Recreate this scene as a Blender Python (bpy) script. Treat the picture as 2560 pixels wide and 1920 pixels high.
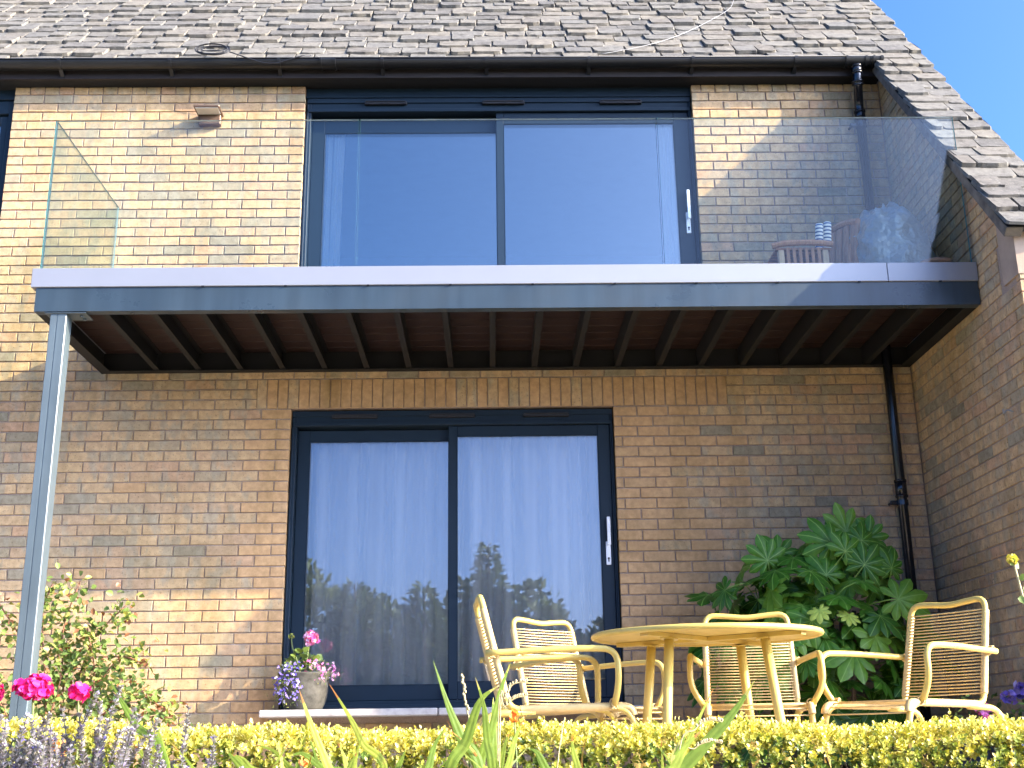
import bpy, bmesh, math, random
import numpy as np
from mathutils import Vector, Matrix

R = math.radians
rnd = random.Random(7)
nrng = np.random.default_rng(7)
sc = bpy.context.scene
for o in list(bpy.data.objects):
    bpy.data.objects.remove(o)
COL = sc.collection

# ------------------------------------------------------------------ camera
F_PX, PITCH, ROLL, YAW = 2948.8, R(16.633), R(0.811), R(1.0886)
CAM = Vector((0.0, -8.1935, 0.2253))


def ray_axis(u, v, w):
    """camera axes (right, up, forward) -> world"""
    c, s = math.cos(ROLL), math.sin(ROLL)
    a, b = c * u + s * v, -s * u + c * v
    c, s = math.cos(PITCH), math.sin(PITCH)
    yf, dz = c * w - s * b, s * w + c * b
    c, s = math.cos(YAW), math.sin(YAW)
    return Vector((c * a + s * yf, -s * a + c * yf, dz))


cam_d = bpy.data.cameras.new('camera')
cam_d.sensor_width = 36.0
cam_d.lens = 36.0 * F_PX / 2560.0
cam_d.clip_start = 0.05
cam_d.clip_end = 2000
cam = bpy.data.objects.new('camera', cam_d)
COL.objects.link(cam)
_x, _y, _z = ray_axis(1, 0, 0), ray_axis(0, 1, 0), -ray_axis(0, 0, 1)
_m = Matrix((_x, _y, _z)).transposed().to_4x4()
_m.translation = CAM
cam.matrix_world = _m
sc.camera = cam


def project(p):
    d = Vector(p) - CAM
    w = d.dot(ray_axis(0, 0, 1))
    return 1280 + F_PX * d.dot(ray_axis(1, 0, 0)) / w, 960 - F_PX * d.dot(ray_axis(0, 1, 0)) / w


# ------------------------------------------------------------------ light
SUN_TO = Vector((2.53, -1.0, 1.20)).normalized()      # towards the sun
SUN_EL = math.asin(SUN_TO.z)
SUN_ROT = math.atan2(SUN_TO.x, SUN_TO.y)
world = bpy.data.worlds.new('World')
sc.world = world
world.use_nodes = True
wn = world.node_tree
bg = wn.nodes['Background']
sky = wn.nodes.new('ShaderNodeTexSky')
sky.sky_type = 'NISHITA'
sky.sun_disc = False
sky.sun_elevation = SUN_EL
sky.sun_rotation = SUN_ROT
sky.altitude = 0
sky.air_density = 0.36
sky.dust_density = 4.5
sky.ozone_density = 6.0
hs = wn.nodes.new('ShaderNodeHueSaturation')
hs.inputs['Saturation'].default_value = 1.2
wn.links.new(sky.outputs[0], hs.inputs['Color'])
wn.links.new(hs.outputs[0], bg.inputs[0])
bg.inputs[1].default_value = 0.15
sun_d = bpy.data.lights.new('sun', 'SUN')
sun_d.energy = 2.3
sun_d.angle = R(0.53)
sun_d.color = (1.0, 0.82, 0.58)
sun = bpy.data.objects.new('sun', sun_d)
COL.objects.link(sun)
sun.rotation_euler = SUN_TO.to_track_quat('Z', 'Y').to_euler()
sun.location = (15, -6, 9)
sc.view_settings.view_transform = 'Standard'
sc.view_settings.look = 'None'
sc.view_settings.gamma = 1.0
sc.view_settings.use_curve_mapping = False
sc.view_settings.exposure = 2.68

sc.render.engine = 'CYCLES'
sc.cycles.max_bounces = 10
sc.cycles.transparent_max_bounces = 24
sc.cycles.diffuse_bounces = 4
sc.cycles.glossy_bounces = 4
sc.cycles.use_denoising = True
sc.cycles.sample_clamp_indirect = 6.0


# ------------------------------------------------------------------ materials
def _new(name):
    m = bpy.data.materials.new(name)
    m.use_nodes = True
    nt = m.node_tree
    p = nt.nodes['Principled BSDF']
    return m, nt, p


def N(nt, typ, **kw):
    n = nt.nodes.new(typ)
    for k, v in kw.items():
        if k.startswith('i_'):
            key = k[2:]
            n.inputs[int(key) if key.isdigit() else key].default_value = v
        else:
            setattr(n, k, v)
    return n


def ramp(nt, stops, interp='LINEAR'):
    n = nt.nodes.new('ShaderNodeValToRGB')
    cr = n.color_ramp
    cr.interpolation = interp
    while len(cr.elements) > 1:
        cr.elements.remove(cr.elements[-1])
    for i, (p, c) in enumerate(stops):
        e = cr.elements[0] if i == 0 else cr.elements.new(p)
        e.position = p
        e.color = (c[0], c[1], c[2], 1) if hasattr(c, '__len__') else (c, c, c, 1)
    return n


def mixc(nt, fac, a, b, mode='MIX'):
    n = nt.nodes.new('ShaderNodeMix')
    n.data_type = 'RGBA'
    n.blend_type = mode
    for sock, val in ((n.inputs[0], fac), (n.inputs[6], a), (n.inputs[7], b)):
        if hasattr(val, 'links') or hasattr(val, 'is_linked'):
            nt.links.new(val, sock)
        elif isinstance(val, (int, float)):
            sock.default_value = val
        else:
            sock.default_value = (val[0], val[1], val[2], 1)
    return n.outputs[2]


def math_(nt, op, a, b=0.0, c=None):
    n = nt.nodes.new('ShaderNodeMath')
    n.operation = op
    for i, v in enumerate((a, b, c)):
        if v is None:
            continue
        if hasattr(v, 'is_linked'):
            nt.links.new(v, n.inputs[i])
        else:
            n.inputs[i].default_value = v
    return n.outputs[0]


def pos(nt):
    return nt.nodes.new('ShaderNodeNewGeometry').outputs['Position']


def objc(nt):
    return nt.nodes.new('ShaderNodeTexCoord').outputs['Object']


def noise(nt, vec, scale, detail=3.0, rough=0.5, mapscale=None):
    if mapscale:
        mp = nt.nodes.new('ShaderNodeMapping')
        mp.inputs['Scale'].default_value = mapscale
        nt.links.new(vec, mp.inputs['Vector'])
        vec = mp.outputs[0]
    n = nt.nodes.new('ShaderNodeTexNoise')
    n.inputs['Scale'].default_value = scale
    n.inputs['Detail'].default_value = detail
    n.inputs['Roughness'].default_value = rough
    nt.links.new(vec, n.inputs['Vector'])
    return n.outputs['Fac']


def bump(nt, p, h, strength=0.3, dist=0.003):
    b = nt.nodes.new('ShaderNodeBump')
    b.inputs['Strength'].default_value = strength
    b.inputs['Distance'].default_value = dist
    nt.links.new(h, b.inputs['Height'])
    nt.links.new(b.outputs[0], p.inputs['Normal'])


def attr(nt, name='tone'):
    n = nt.nodes.new('ShaderNodeAttribute')
    n.attribute_name = name
    return n.outputs['Fac']


def plain(name, col, rough=0.5, metal=0.0, spec=0.5, var=0.12, nscale=8.0, bumps=0.0, bscale=60.0, coat=0.0, world=False):
    """a slightly mottled single colour surface"""
    m, nt, p = _new(name)
    v = pos(nt) if world else objc(nt)
    f = noise(nt, v, nscale, 4.0, 0.6)
    dark = tuple(c * (1 - var) for c in col)
    lite = tuple(min(1, c * (1 + var)) for c in col)
    r = ramp(nt, [(0.3, dark), (0.7, lite)])
    nt.links.new(f, r.inputs[0])
    nt.links.new(r.outputs[0], p.inputs['Base Color'])
    p.inputs['Roughness'].default_value = rough
    p.inputs['Metallic'].default_value = metal
    p.inputs['Specular IOR Level'].default_value = spec
    p.inputs['Coat Weight'].default_value = coat
    if bumps:
        bump(nt, p, noise(nt, v, bscale, 4.0), bumps, 0.004)
    return m


def brick_mat():
    m, nt, p = _new('buff_brick')
    v = pos(nt)
    t = attr(nt)
    base = ramp(nt, [(0.0, (.52, .33, .165)), (.10, (.49, .31, .155)), (.16, (.46, .32, .175)), (.35, (.51, .355, .19)),
                     (.50, (.47, .325, .18)), (.62, (.47, .295, .175)), (.72, (.425, .31, .18)), (.84, (.38, .295, .18)),
                     (.93, (.32, .262, .17)), (1.0, (.275, .235, .158))])
    nt.links.new(t, base.inputs[0])
    # blotches across the face: grey green reduction marks
    f1 = noise(nt, v, 11.0, 3.0, 0.6, (1.0, 1.0, 0.45))
    r1 = ramp(nt, [(0.50, 0.0), (0.60, 1.0)])
    nt.links.new(f1, r1.inputs[0])
    rough_only = ramp(nt, [(.13, 0.0), (.17, 1.0)])
    nt.links.new(t, rough_only.inputs[0])
    fac = math_(nt, 'MULTIPLY', r1.outputs[0], rough_only.outputs[0])
    c = mixc(nt, math_(nt, 'MULTIPLY', fac, 0.6), base.outputs[0], (.315, .285, .205))
    f2 = noise(nt, v, 22.0, 3.0, 0.6)
    r2 = ramp(nt, [(0.36, (.84, .81, .78)), (0.66, (1.12, 1.11, 1.09))])
    nt.links.new(f2, r2.inputs[0])
    c = mixc(nt, 1.0, c, r2.outputs[0], 'MULTIPLY')
    # dragged wire cut creases and pits
    f3 = noise(nt, v, 85.0, 3.0, 0.65, (1.0, 1.0, 0.75))
    r3 = ramp(nt, [(0.585, 0.0), (0.68, 1.0)])
    nt.links.new(f3, r3.inputs[0])
    sp = math_(nt, 'MULTIPLY', r3.outputs[0], math_(nt, 'MULTIPLY_ADD', rough_only.outputs[0], 0.55, 0.15))
    c = mixc(nt, sp, c, (.13, .095, .055))
    # weather stains: broad patches and faint vertical runs
    g1 = noise(nt, v, 1.1, 4.0, 0.6)
    q1 = ramp(nt, [(.32, (.80, .79, .74)), (.5, (1, 1, 1)), (.72, (1.06, 1.05, 1.04))])
    nt.links.new(g1, q1.inputs[0])
    c = mixc(nt, 1.0, c, q1.outputs[0], 'MULTIPLY')
    g2 = noise(nt, v, 3.0, 3.0, 0.55, (1.6, 1.6, .18))
    q2 = ramp(nt, [(.52, (1, 1, 1)), (.72, (.80, .80, .72))])
    nt.links.new(g2, q2.inputs[0])
    c = mixc(nt, 1.0, c, q2.outputs[0], 'MULTIPLY')
    nt.links.new(c, p.inputs['Base Color'])
    p.inputs['Roughness'].default_value = 0.88
    p.inputs['Specular IOR Level'].default_value = 0.2
    h = math_(nt, 'SUBTRACT', noise(nt, v, 45.0, 5.0, 0.65), math_(nt, 'MULTIPLY', r3.outputs[0], 0.5))
    bump(nt, p, h, 0.55, 0.004)
    return m


def mortar_mat():
    m, nt, p = _new('mortar')
    v = pos(nt)
    f = noise(nt, v, 3.0, 5.0, 0.6)
    r = ramp(nt, [(.3, (.25, .185, .145)), (.55, (.34, .26, .205)), (.75, (.43, .345, .28))])
    nt.links.new(f, r.inputs[0])
    g = noise(nt, v, 160.0, 3.0)
    r2 = ramp(nt, [(.3, .75), (.7, 1.15)])
    nt.links.new(g, r2.inputs[0])
    nt.links.new(mixc(nt, 1.0, r.outputs[0], r2.outputs[0], 'MULTIPLY'), p.inputs['Base Color'])
    p.inputs['Roughness'].default_value = 0.95
    p.inputs['Specular IOR Level'].default_value = 0.1
    bump(nt, p, noise(nt, v, 130.0, 4.0), 0.5, 0.003)
    return m


def slate_mat():
    m, nt, p = _new('stone_slate')
    v = pos(nt)
    t = attr(nt)
    base = ramp(nt, [(0, (.152, .143, .120)), (.3, (.130, .125, .110)), (.55, (.165, .150, .120)), (.75, (.112, .108, .098)), (.9, (.140, .127, .104)), (1, (.098, .094, .084))])
    nt.links.new(t, base.inputs[0])
    f = noise(nt, v, 16.0, 5.0, 0.65)
    r = ramp(nt, [(.3, (.62, .60, .58)), (.5, (1, 1, 1)), (.75, (1.3, 1.27, 1.2))])
    nt.links.new(f, r.inputs[0])
    c = mixc(nt, 1.0, base.outputs[0], r.outputs[0], 'MULTIPLY')
    g = noise(nt, v, 38.0, 4.0, 0.7)
    r2 = ramp(nt, [(.60, 0.0), (.68, 1.0)])
    nt.links.new(g, r2.inputs[0])
    c = mixc(nt, math_(nt, 'MULTIPLY', r2.outputs[0], .45), c, (.32, .305, .25))     # lichen
    g2 = noise(nt, v, 24.0, 4.0, 0.7)
    r3 = ramp(nt, [(.62, 0.0), (.72, 1.0)])
    nt.links.new(g2, r3.inputs[0])
    c = mixc(nt, math_(nt, 'MULTIPLY', r3.outputs[0], .55), c, (.07, .06, .05))
    nt.links.new(c, p.inputs['Base Color'])
    p.inputs['Roughness'].default_value = .85
    p.inputs['Specular IOR Level'].default_value = .15
    h = math_(nt, 'ADD', noise(nt, v, 20.0, 6.0, .7), math_(nt, 'MULTIPLY', noise(nt, v, 90.0, 3.0), .4))
    bump(nt, p, h, .6, .008)
    return m


def glass_mat(name, tint, boost, edge=False, base=0.0):
    m = bpy.data.materials.new(name)
    m.use_nodes = True
    nt = m.node_tree
    nt.nodes.remove(nt.nodes['Principled BSDF'])
    out = nt.nodes['Material Output']
    tr = N(nt, 'ShaderNodeBsdfTransparent')
    tr.inputs[0].default_value = (*tint, 1)
    gl = N(nt, 'ShaderNodeBsdfGlossy')
    gl.inputs['Roughness'].default_value = 0.0
    fr = N(nt, 'ShaderNodeFresnel')
    fr.inputs[0].default_value = 1.5
    if not edge:
        bp = nt.nodes.new('ShaderNodeBump')
        bp.inputs['Strength'].default_value = .012
        bp.inputs['Distance'].default_value = .05
        nt.links.new(noise(nt, pos(nt), 1.6, 2.0, .5), bp.inputs['Height'])
        nt.links.new(bp.outputs[0], gl.inputs['Normal'])
    mx = N(nt, 'ShaderNodeMixShader')
    f = math_(nt, 'MINIMUM', math_(nt, 'MULTIPLY_ADD', fr.outputs[0], boost, base), 1.0)
    nt.links.new(f, mx.inputs[0])
    nt.links.new(tr.outputs[0], mx.inputs[1])
    nt.links.new(gl.outputs[0], mx.inputs[2])
    nt.links.new(mx.outputs[0], out.inputs[0])
    return m


def leaf_mat(name, stops, rough=.45, trans=.25, spec=.4, vein=None, vary=.2):
    m, nt, p = _new(name)
    out = nt.nodes['Material Output']
    t = attr(nt)
    r = ramp(nt, stops)
    nt.links.new(t, r.inputs[0])
    f = noise(nt, pos(nt), 40.0, 3.0)
    r2 = ramp(nt, [(.3, 1 - vary), (.7, 1 + vary)])
    nt.links.new(f, r2.inputs[0])
    c = mixc(nt, 1.0, r.outputs[0], r2.outputs[0], 'MULTIPLY')
    if vein:
        vv = attr(nt, 'vein')
        rv = ramp(nt, [(.90, 0.0), (.97, 1.0)])
        nt.links.new(vv, rv.inputs[0])
        c = mixc(nt, rv.outputs[0], c, vein)
    nt.links.new(c, p.inputs['Base Color'])
    p.inputs['Roughness'].default_value = rough
    p.inputs['Specular IOR Level'].default_value = spec
    if trans:
        tl = N(nt, 'ShaderNodeBsdfTranslucent')
        nt.links.new(mixc(nt, 1.0, c, (1.25, 1.15, .55), 'MULTIPLY'), tl.inputs[0])
        mx = N(nt, 'ShaderNodeMixShader')
        mx.inputs[0].default_value = trans
        nt.links.new(p.outputs[0], mx.inputs[1])
        nt.links.new(tl.outputs[0], mx.inputs[2])
        nt.links.new(mx.outputs[0], out.inputs[0])
    return m


def voile_mat():
    m = bpy.data.materials.new('voile')
    m.use_nodes = True
    nt = m.node_tree
    nt.nodes.remove(nt.nodes['Principled BSDF'])
    out = nt.nodes['Material Output']
    v = objc(nt)
    f = noise(nt, v, 700.0, 2.0, .5, (1, 1, .35))
    d = N(nt, 'ShaderNodeBsdfDiffuse')
    r = ramp(nt, [(.3, (.84, .85, .84)), (.7, (.93, .94, .93))])
    nt.links.new(f, r.inputs[0])
    nt.links.new(r.outputs[0], d.inputs[0])
    tl = N(nt, 'ShaderNodeBsdfTranslucent')
    tl.inputs[0].default_value = (.8, .8, .78, 1)
    tr = N(nt, 'ShaderNodeBsdfTransparent')
    a = N(nt, 'ShaderNodeMixShader')
    a.inputs[0].default_value = .25
    nt.links.new(d.outputs[0], a.inputs[1])
    nt.links.new(tl.outputs[0], a.inputs[2])
    b = N(nt, 'ShaderNodeMixShader')
    lw = N(nt, 'ShaderNodeLayerWeight')
    lw.inputs[0].default_value = .5
    rl = ramp(nt, [(0.0, .50), (.25, .30), (.6, .0)])
    nt.links.new(lw.outputs['Facing'], rl.inputs[0])
    nt.links.new(rl.outputs[0], b.inputs[0])
    nt.links.new(a.outputs[0], b.inputs[1])
    nt.links.new(tr.outputs[0], b.inputs[2])
    nt.links.new(b.outputs[0], out.inputs[0])
    return m


def wood_mat(name, c1, c2, scale=6.0, stretch=(1, 12, 12), rough=.6):
    m, nt, p = _new(name)
    f = noise(nt, objc(nt), scale, 4.0, .6, stretch)
    r = ramp(nt, [(.3, c1), (.7, c2)])
    nt.links.new(f, r.inputs[0])
    nt.links.new(r.outputs[0], p.inputs['Base Color'])
    p.inputs['Roughness'].default_value = rough
    bump(nt, p, f, .2, .002)
    return m


def stripe_mat():
    m, nt, p = _new('striped_fabric')
    sx = N(nt, 'ShaderNodeSeparateXYZ')
    nt.links.new(objc(nt), sx.inputs[0])
    w = math_(nt, 'FRACT', math_(nt, 'MULTIPLY', sx.outputs[2], 38.0))
    r = ramp(nt, [(0, (.05, .10, .22)), (.42, (.75, .75, .70))], 'CONSTANT')
    nt.links.new(w, r.inputs[0])
    nt.links.new(r.outputs[0], p.inputs['Base Color'])
    p.inputs['Roughness'].default_value = .9
    return m


M = {}
M['brick'] = brick_mat()
M['mortar'] = mortar_mat()
M['slate'] = slate_mat()
M['under_roof'] = plain('roof_underlay', (.02, .02, .02), .9)
M['verge'] = plain('mossy_mortar', (.13, .11, .085), .9, var=.4, nscale=12, bumps=.5, world=True)
M['render'] = plain('cement_render', (.34, .255, .185), .9, var=.2, nscale=5, bumps=.4, world=True)
M['frame'] = plain('anthracite_aluminium', (.008, .018, .030), .5, 0, .22, .06, 3)
M['beam'] = plain('grey_painted_steel', (.030, .047, .060), .25, .0, .5, .10, 2.0, .05, 30)
M['post'] = plain('galvanised_grey_steel', (.09, .118, .128), .36, .1, .5, .10, 3.0, .05, 60)
def streak(m, amt=.22):
    nt = m.node_tree
    p = nt.nodes['Principled BSDF']
    src = p.inputs['Base Color'].links[0].from_socket
    v = pos(nt)
    f = noise(nt, v, 5.0, 4.0, .6, (1.8, 1.8, .12))
    r = ramp(nt, [(.38, (1 - amt,) * 3), (.60, (1, 1, 1)), (.80, (1 + amt * .7,) * 3)])
    nt.links.new(f, r.inputs[0])
    nt.links.new(mixc(nt, 1.0, src, r.outputs[0], 'MULTIPLY'), p.inputs['Base Color'])
    g = noise(nt, v, 2.2, 5.0, .7)
    rr = ramp(nt, [(.3, .22), (.7, .46)])
    nt.links.new(g, rr.inputs[0])
    nt.links.new(rr.outputs[0], p.inputs['Roughness'])
streak(M['beam'])
streak(M['post'])
M['joist'] = plain('dark_painted_steel', (.015, .014, .0125), .65, 0, .25, .25, 6.0, .1, 90)
M['trim'] = plain('silver_anodised_trim', (.27, .278, .295), .36, .35, .5, .03, 2.0)
M['ledger'] = plain('shaded_steel', (.004, .004, .004), .7)  # same steel as the joists, blackened to paint in the shade on the webs
M['deck'] = wood_mat('brown_composite_decking', (.014, .004, .002), (.028, .008, .003), 5, (1, 9, 9), .7)
M['fascia'] = wood_mat('brown_fascia_board', (.007, .0035, .002), (.012, .006, .004), 4, (1, 8, 8), .7)
M['soffit'] = plain('black_soffit', (.004, .004, .005), .8)
M['gutter'] = plain('black_plastic_gutter', (.008, .0085, .009), .42, 0, .4, .25, 3.0)
M['gutter_seal'] = plain('grey_clip', (.16, .16, .15), .45)
M['pipe'] = plain('black_plastic_pipe', (.008, .009, .012), .25, 0, .6, .15, 6)
M['pane'] = glass_mat('window_glass', (.95, .97, .97), 1.0, False, .20)
M['pane_low'] = glass_mat('clear_window_glass', (.985, .988, .985), 1.0, False, .10)
M['balglass'] = glass_mat('balustrade_glass', (.95, .985, .965), .80)
M['sideglass'] = glass_mat('balustrade_side_glass', (.94, .985, .955), .35)
M['gedge'] = plain('glass_edge', (.10, .30, .30), .15, 0, .8, .25, 30)
M['gedge_side'] = plain('glass_edge_grey', (.20, .27, .26), .2, 0, .5, .1, 30)
M['gedge_lite'] = plain('polished_glass_edge', (.48, .58, .60), .15, 0, .8, .1, 30)
M['handle'] = plain('white_handle', (.78, .79, .80), .3)
M['black'] = plain('black_rubber', (.008, .008, .010), .6)
M['room'] = plain('dim_interior', (.05, .055, .065), .9)  # near-black walls, the dimness of the rooms is put into the colour
M['room_light'] = plain('white_plaster', (.72, .70, .66), .9)
M['voile'] = voile_mat()
M['stone'] = plain('pale_stone', (.36, .335, .31), .85, var=.18, nscale=25, bumps=.3, world=True)
M['yellow'] = plain('mustard_paint', (.58, .42, .10), .40, 0, .5, .10, 7, .05, 40)
M['cream'] = plain('cream_cord', (.60, .43, .175), .5, 0, .4, .15, 30, .1, 200)
M['tan'] = plain('tan_cord', (.58, .36, .17), .55, 0, .4, .2, 30, .1, 200)
M['pot'] = plain('weathered_grey_pot', (.072, .068, .055), .85, 0, .3, .5, 18, .5, 60)
M['soil'] = plain('soil', (.045, .03, .02), .95, var=.5, nscale=30, bumps=.8)
M['paving'] = plain('paving', (.55, .48, .38), .85, var=.25, nscale=5, bumps=.3, world=True)
M['hills'] = plain('wooded_hills', (.06, .085, .04), .9, var=.5, nscale=.08, world=True)
M['gravel'] = plain('bounce_gravel', (.50, .43, .33), .9, var=.3, nscale=40, bumps=.6, world=True)  # kept pale to throw warm light back at the house
M['lawn'] = plain('lawn', (.07, .11, .03), .9, var=.4, nscale=1.5, bumps=.6, bscale=40, world=True)
M['bark'] = plain('bark', (.10, .07, .045), .9, var=.4, nscale=15, bumps=.6)
M['stem'] = plain('green_stem', (.16, .20, .06), .6, var=.25, nscale=20)
M['redstem'] = plain('red_stem', (.22, .10, .05), .6, var=.3, nscale=20)
M['drystem'] = plain('dry_stem', (.42, .34, .16), .7, var=.3, nscale=30)
M['bronze'] = plain('bronze_lamp', (.14, .09, .06), .45, .4)
M['diffuser'] = plain('lamp_diffuser', (.62, .58, .52), .4)
M['cable'] = plain('black_cable', (.012, .012, .014), .45)
M['wire'] = plain('grey_wire', (.25, .245, .23), .5)
M['teak'] = wood_mat('teak', (.30, .14, .07), (.46, .24, .12), 7, (12, 12, 1))
M['palewood'] = wood_mat('pale_wood', (.50, .34, .20), (.64, .47, .30), 7, (12, 12, 1))
M['stripe'] = stripe_mat()
M['terracotta'] = plain('terracotta', (.45, .24, .16), .8)
M['trough'] = plain('blue_trough', (.02, .035, .09), .45)
def tarp_mat():
    m, nt, p = _new('silver_tarpaulin')
    v = pos(nt)
    f = noise(nt, v, 6.0, 3.0, .5)
    g = noise(nt, v, 14.0, 3.0, .55)
    r = ramp(nt, [(.3, (.27, .295, .29)), (.7, (.34, .365, .36))])
    nt.links.new(f, r.inputs[0])
    nt.links.new(r.outputs[0], p.inputs['Base Color'])
    p.inputs['Roughness'].default_value = .30
    p.inputs['Metallic'].default_value = .35
    bump(nt, p, math_(nt, 'ADD', f, math_(nt, 'MULTIPLY', g, .5)), 1.0, .05)
    return m
M['tarp'] = tarp_mat()
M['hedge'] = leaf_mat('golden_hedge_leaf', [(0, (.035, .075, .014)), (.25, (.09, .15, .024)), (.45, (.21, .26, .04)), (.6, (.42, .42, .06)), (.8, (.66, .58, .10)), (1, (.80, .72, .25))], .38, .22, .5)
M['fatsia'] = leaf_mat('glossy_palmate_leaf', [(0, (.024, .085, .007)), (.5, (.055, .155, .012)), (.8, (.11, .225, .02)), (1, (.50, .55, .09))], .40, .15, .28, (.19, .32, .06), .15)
M['rose'] = leaf_mat('rose_leaf', [(0, (.055, .095, .024)), (.5, (.12, .185, .045)), (.8, (.17, .245, .05)), (.95, (.36, .36, .09)), (1, (.28, .12, .05))], .45, .25)
M['blade'] = leaf_mat('sword_leaf', [(0, (.075, .135, .018)), (.5, (.16, .24, .03)), (.8, (.33, .38, .05)), (.93, (.50, .42, .12)), (1, (.38, .16, .04))], .45, .3)
M['lavleaf'] = leaf_mat('lavender_floret', [(0, (.07, .09, .045)), (.3, (.25, .225, .20)), (.6, (.30, .27, .285)), (.85, (.46, .425, .42)), (.95, (.22, .17, .38)), (1, (.30, .22, .58))], .7, .15, .2)
M['magenta'] = leaf_mat('magenta_petal', [(0, (.50, .005, .10)), (.6, (.72, .012, .20)), (1, (.85, .05, .42))], .5, .25)
M['pink'] = leaf_mat('pink_petal', [(0, (.72, .10, .38)), (.5, (.80, .30, .58)), (1, (.88, .60, .78))], .5, .25)
M['violet'] = leaf_mat('violet_petal', [(0, (.12, .07, .42)), (.5, (.22, .16, .60)), (.85, (.38, .32, .72)), (1, (.70, .66, .85))], .5, .2)
M['orange'] = leaf_mat('orange_petal', [(0, (.75, .20, .03)), (1, (.85, .42, .12))], .5, .3)
M['conifer'] = leaf_mat('conifer_spray', [(0, (.06, .09, .035)), (.6, (.13, .175, .07)), (1, (.26, .31, .13))], .7, .2, .15)


# ------------------------------------------------------------------ mesh helpers
class MB:
    def __init__(s):
        s.v, s.f, s.mi, s.tone, s.vein = [], [], [], [], []
        s.cur, s.t = 0, 0.5

    def add(s, verts, faces, mi=None, tone=None):
        b = len(s.v)
        s.v.extend(tuple(map(float, p)) for p in verts)
        for f in faces:
            s.f.append(tuple(b + i for i in f))
            s.mi.append(s.cur if mi is None else mi)
            s.tone.append(s.t if tone is None else tone)

    def box(s, x0, x1, y0, y1, z0, z1, bev=0.0, **kw):
        if bev:
            b = bev
            bm = bmesh.new()
            bmesh.ops.create_cube(bm, size=1)
            for v in bm.verts:
                v.co = Vector((x0 + (v.co.x + .5) * (x1 - x0), y0 + (v.co.y + .5) * (y1 - y0), z0 + (v.co.z + .5) * (z1 - z0)))
            bmesh.ops.bevel(bm, geom=list(bm.edges), offset=b, segments=1, affect='EDGES', profile=.5)
            bm.verts.ensure_lookup_table()
            s.add([v.co for v in bm.verts], [[v.index for v in f.verts] for f in bm.faces], **kw)
            bm.free()
            return
        s.add([(x0, y0, z0), (x1, y0, z0), (x1, y1, z0), (x0, y1, z0), (x0, y0, z1), (x1, y0, z1), (x1, y1, z1), (x0, y1, z1)],
              [(3, 2, 1, 0), (4, 5, 6, 7), (0, 1, 5, 4), (1, 2, 6, 5), (2, 3, 7, 6), (3, 0, 4, 7)], **kw)

    def tube(s, pts, r, n=8, cap=True, **kw):
        pts = [Vector(p) for p in pts]
        rs = list(r) if hasattr(r, '__len__') else [r] * len(pts)
        up = Vector((0, 0, 1))
        t0 = (pts[1] - pts[0]).normalized()
        if abs(t0.dot(up)) > .95:
            up = Vector((1, 0, 0))
        a = t0.cross(up).normalized()
        V, Fc = [], []
        for i, p in enumerate(pts):
            if i == 0:
                t = t0
            elif i == len(pts) - 1:
                t = (pts[i] - pts[i - 1]).normalized()
            else:
                t = ((pts[i + 1] - p).normalized() + (p - pts[i - 1]).normalized())
                t = t.normalized() if t.length > 1e-6 else t0
            a = (a - t * a.dot(t))
            a = a.normalized() if a.length > 1e-6 else t.orthogonal().normalized()
            b = t.cross(a)
            for k in range(n):
                th = 2 * math.pi * k / n
                V.append(p + (a * math.cos(th) + b * math.sin(th)) * rs[i])
        for i in range(len(pts) - 1):
            for k in range(n):
                Fc.append((i * n + k, i * n + (k + 1) % n, (i + 1) * n + (k + 1) % n, (i + 1) * n + k))
        if cap:
            Fc.append(tuple(range(n - 1, -1, -1)))
            Fc.append(tuple((len(pts) - 1) * n + k for k in range(n)))
        s.add(V, Fc, **kw)

    def lathe(s, prof, c=(0, 0, 0), n=24, **kw):
        V, Fc = [], []
        for (r, z) in prof:
            for k in range(n):
                th = 2 * math.pi * k / n
                V.append((c[0] + r * math.cos(th), c[1] + r * math.sin(th), c[2] + z))
        for i in range(len(prof) - 1):
            for k in range(n):
                Fc.append((i * n + k, i * n + (k + 1) % n, (i + 1) * n + (k + 1) % n, (i + 1) * n + k))
        s.add(V, Fc, **kw)

    def poly_prism(s, pts, fr, d0, d1, inset=.0025, **kw):
        """2D polygon in a frame fr(u,v,d): face at d1 with a small chamfer, sides back to d0"""
        n = len(pts)
        cx = sum(p[0] for p in pts) / n
        cy = sum(p[1] for p in pts) / n
        V = [fr(u, v, d0) for u, v in pts] + [fr(u, v, d1 - inset) for u, v in pts]
        for u, v in pts:
            du, dv = u - cx, v - cy
            V.append(fr(u - math.copysign(min(inset, abs(du)), du), v - math.copysign(min(inset, abs(dv)), dv), d1))
        Fc = [tuple(2 * n + i for i in range(n))]
        for i in range(n):
            j = (i + 1) % n
            Fc.append((i, j, n + j, n + i))
            Fc.append((n + i, n + j, 2 * n + j, 2 * n + i))
        s.add(V, Fc, **kw)

    def mesh(s, name, mats, smooth=False):
        me = bpy.data.meshes.new(name)
        me.from_pydata(s.v, [], s.f)
        for m in (mats if isinstance(mats, (list, tuple)) else [mats]):
            me.materials.append(m)
        me.polygons.foreach_set('material_index', s.mi)
        a = me.attributes.new('tone', 'FLOAT', 'FACE')
        a.data.foreach_set('value', s.tone)
        if smooth:
            me.polygons.foreach_set('use_smooth', [True] * len(me.polygons))
        me.update()
        return me

    def obj(s, name, mats, parent=None, smooth=False, loc=None):
        return link(name, s.mesh(name, mats, smooth), parent, loc)


def link(name, me, parent=None, loc=None):
    o = bpy.data.objects.new(name, me)
    COL.objects.link(o)
    if parent is not None:
        o.parent = parent
    if loc is not None:
        o.location = loc
    return o


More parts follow.
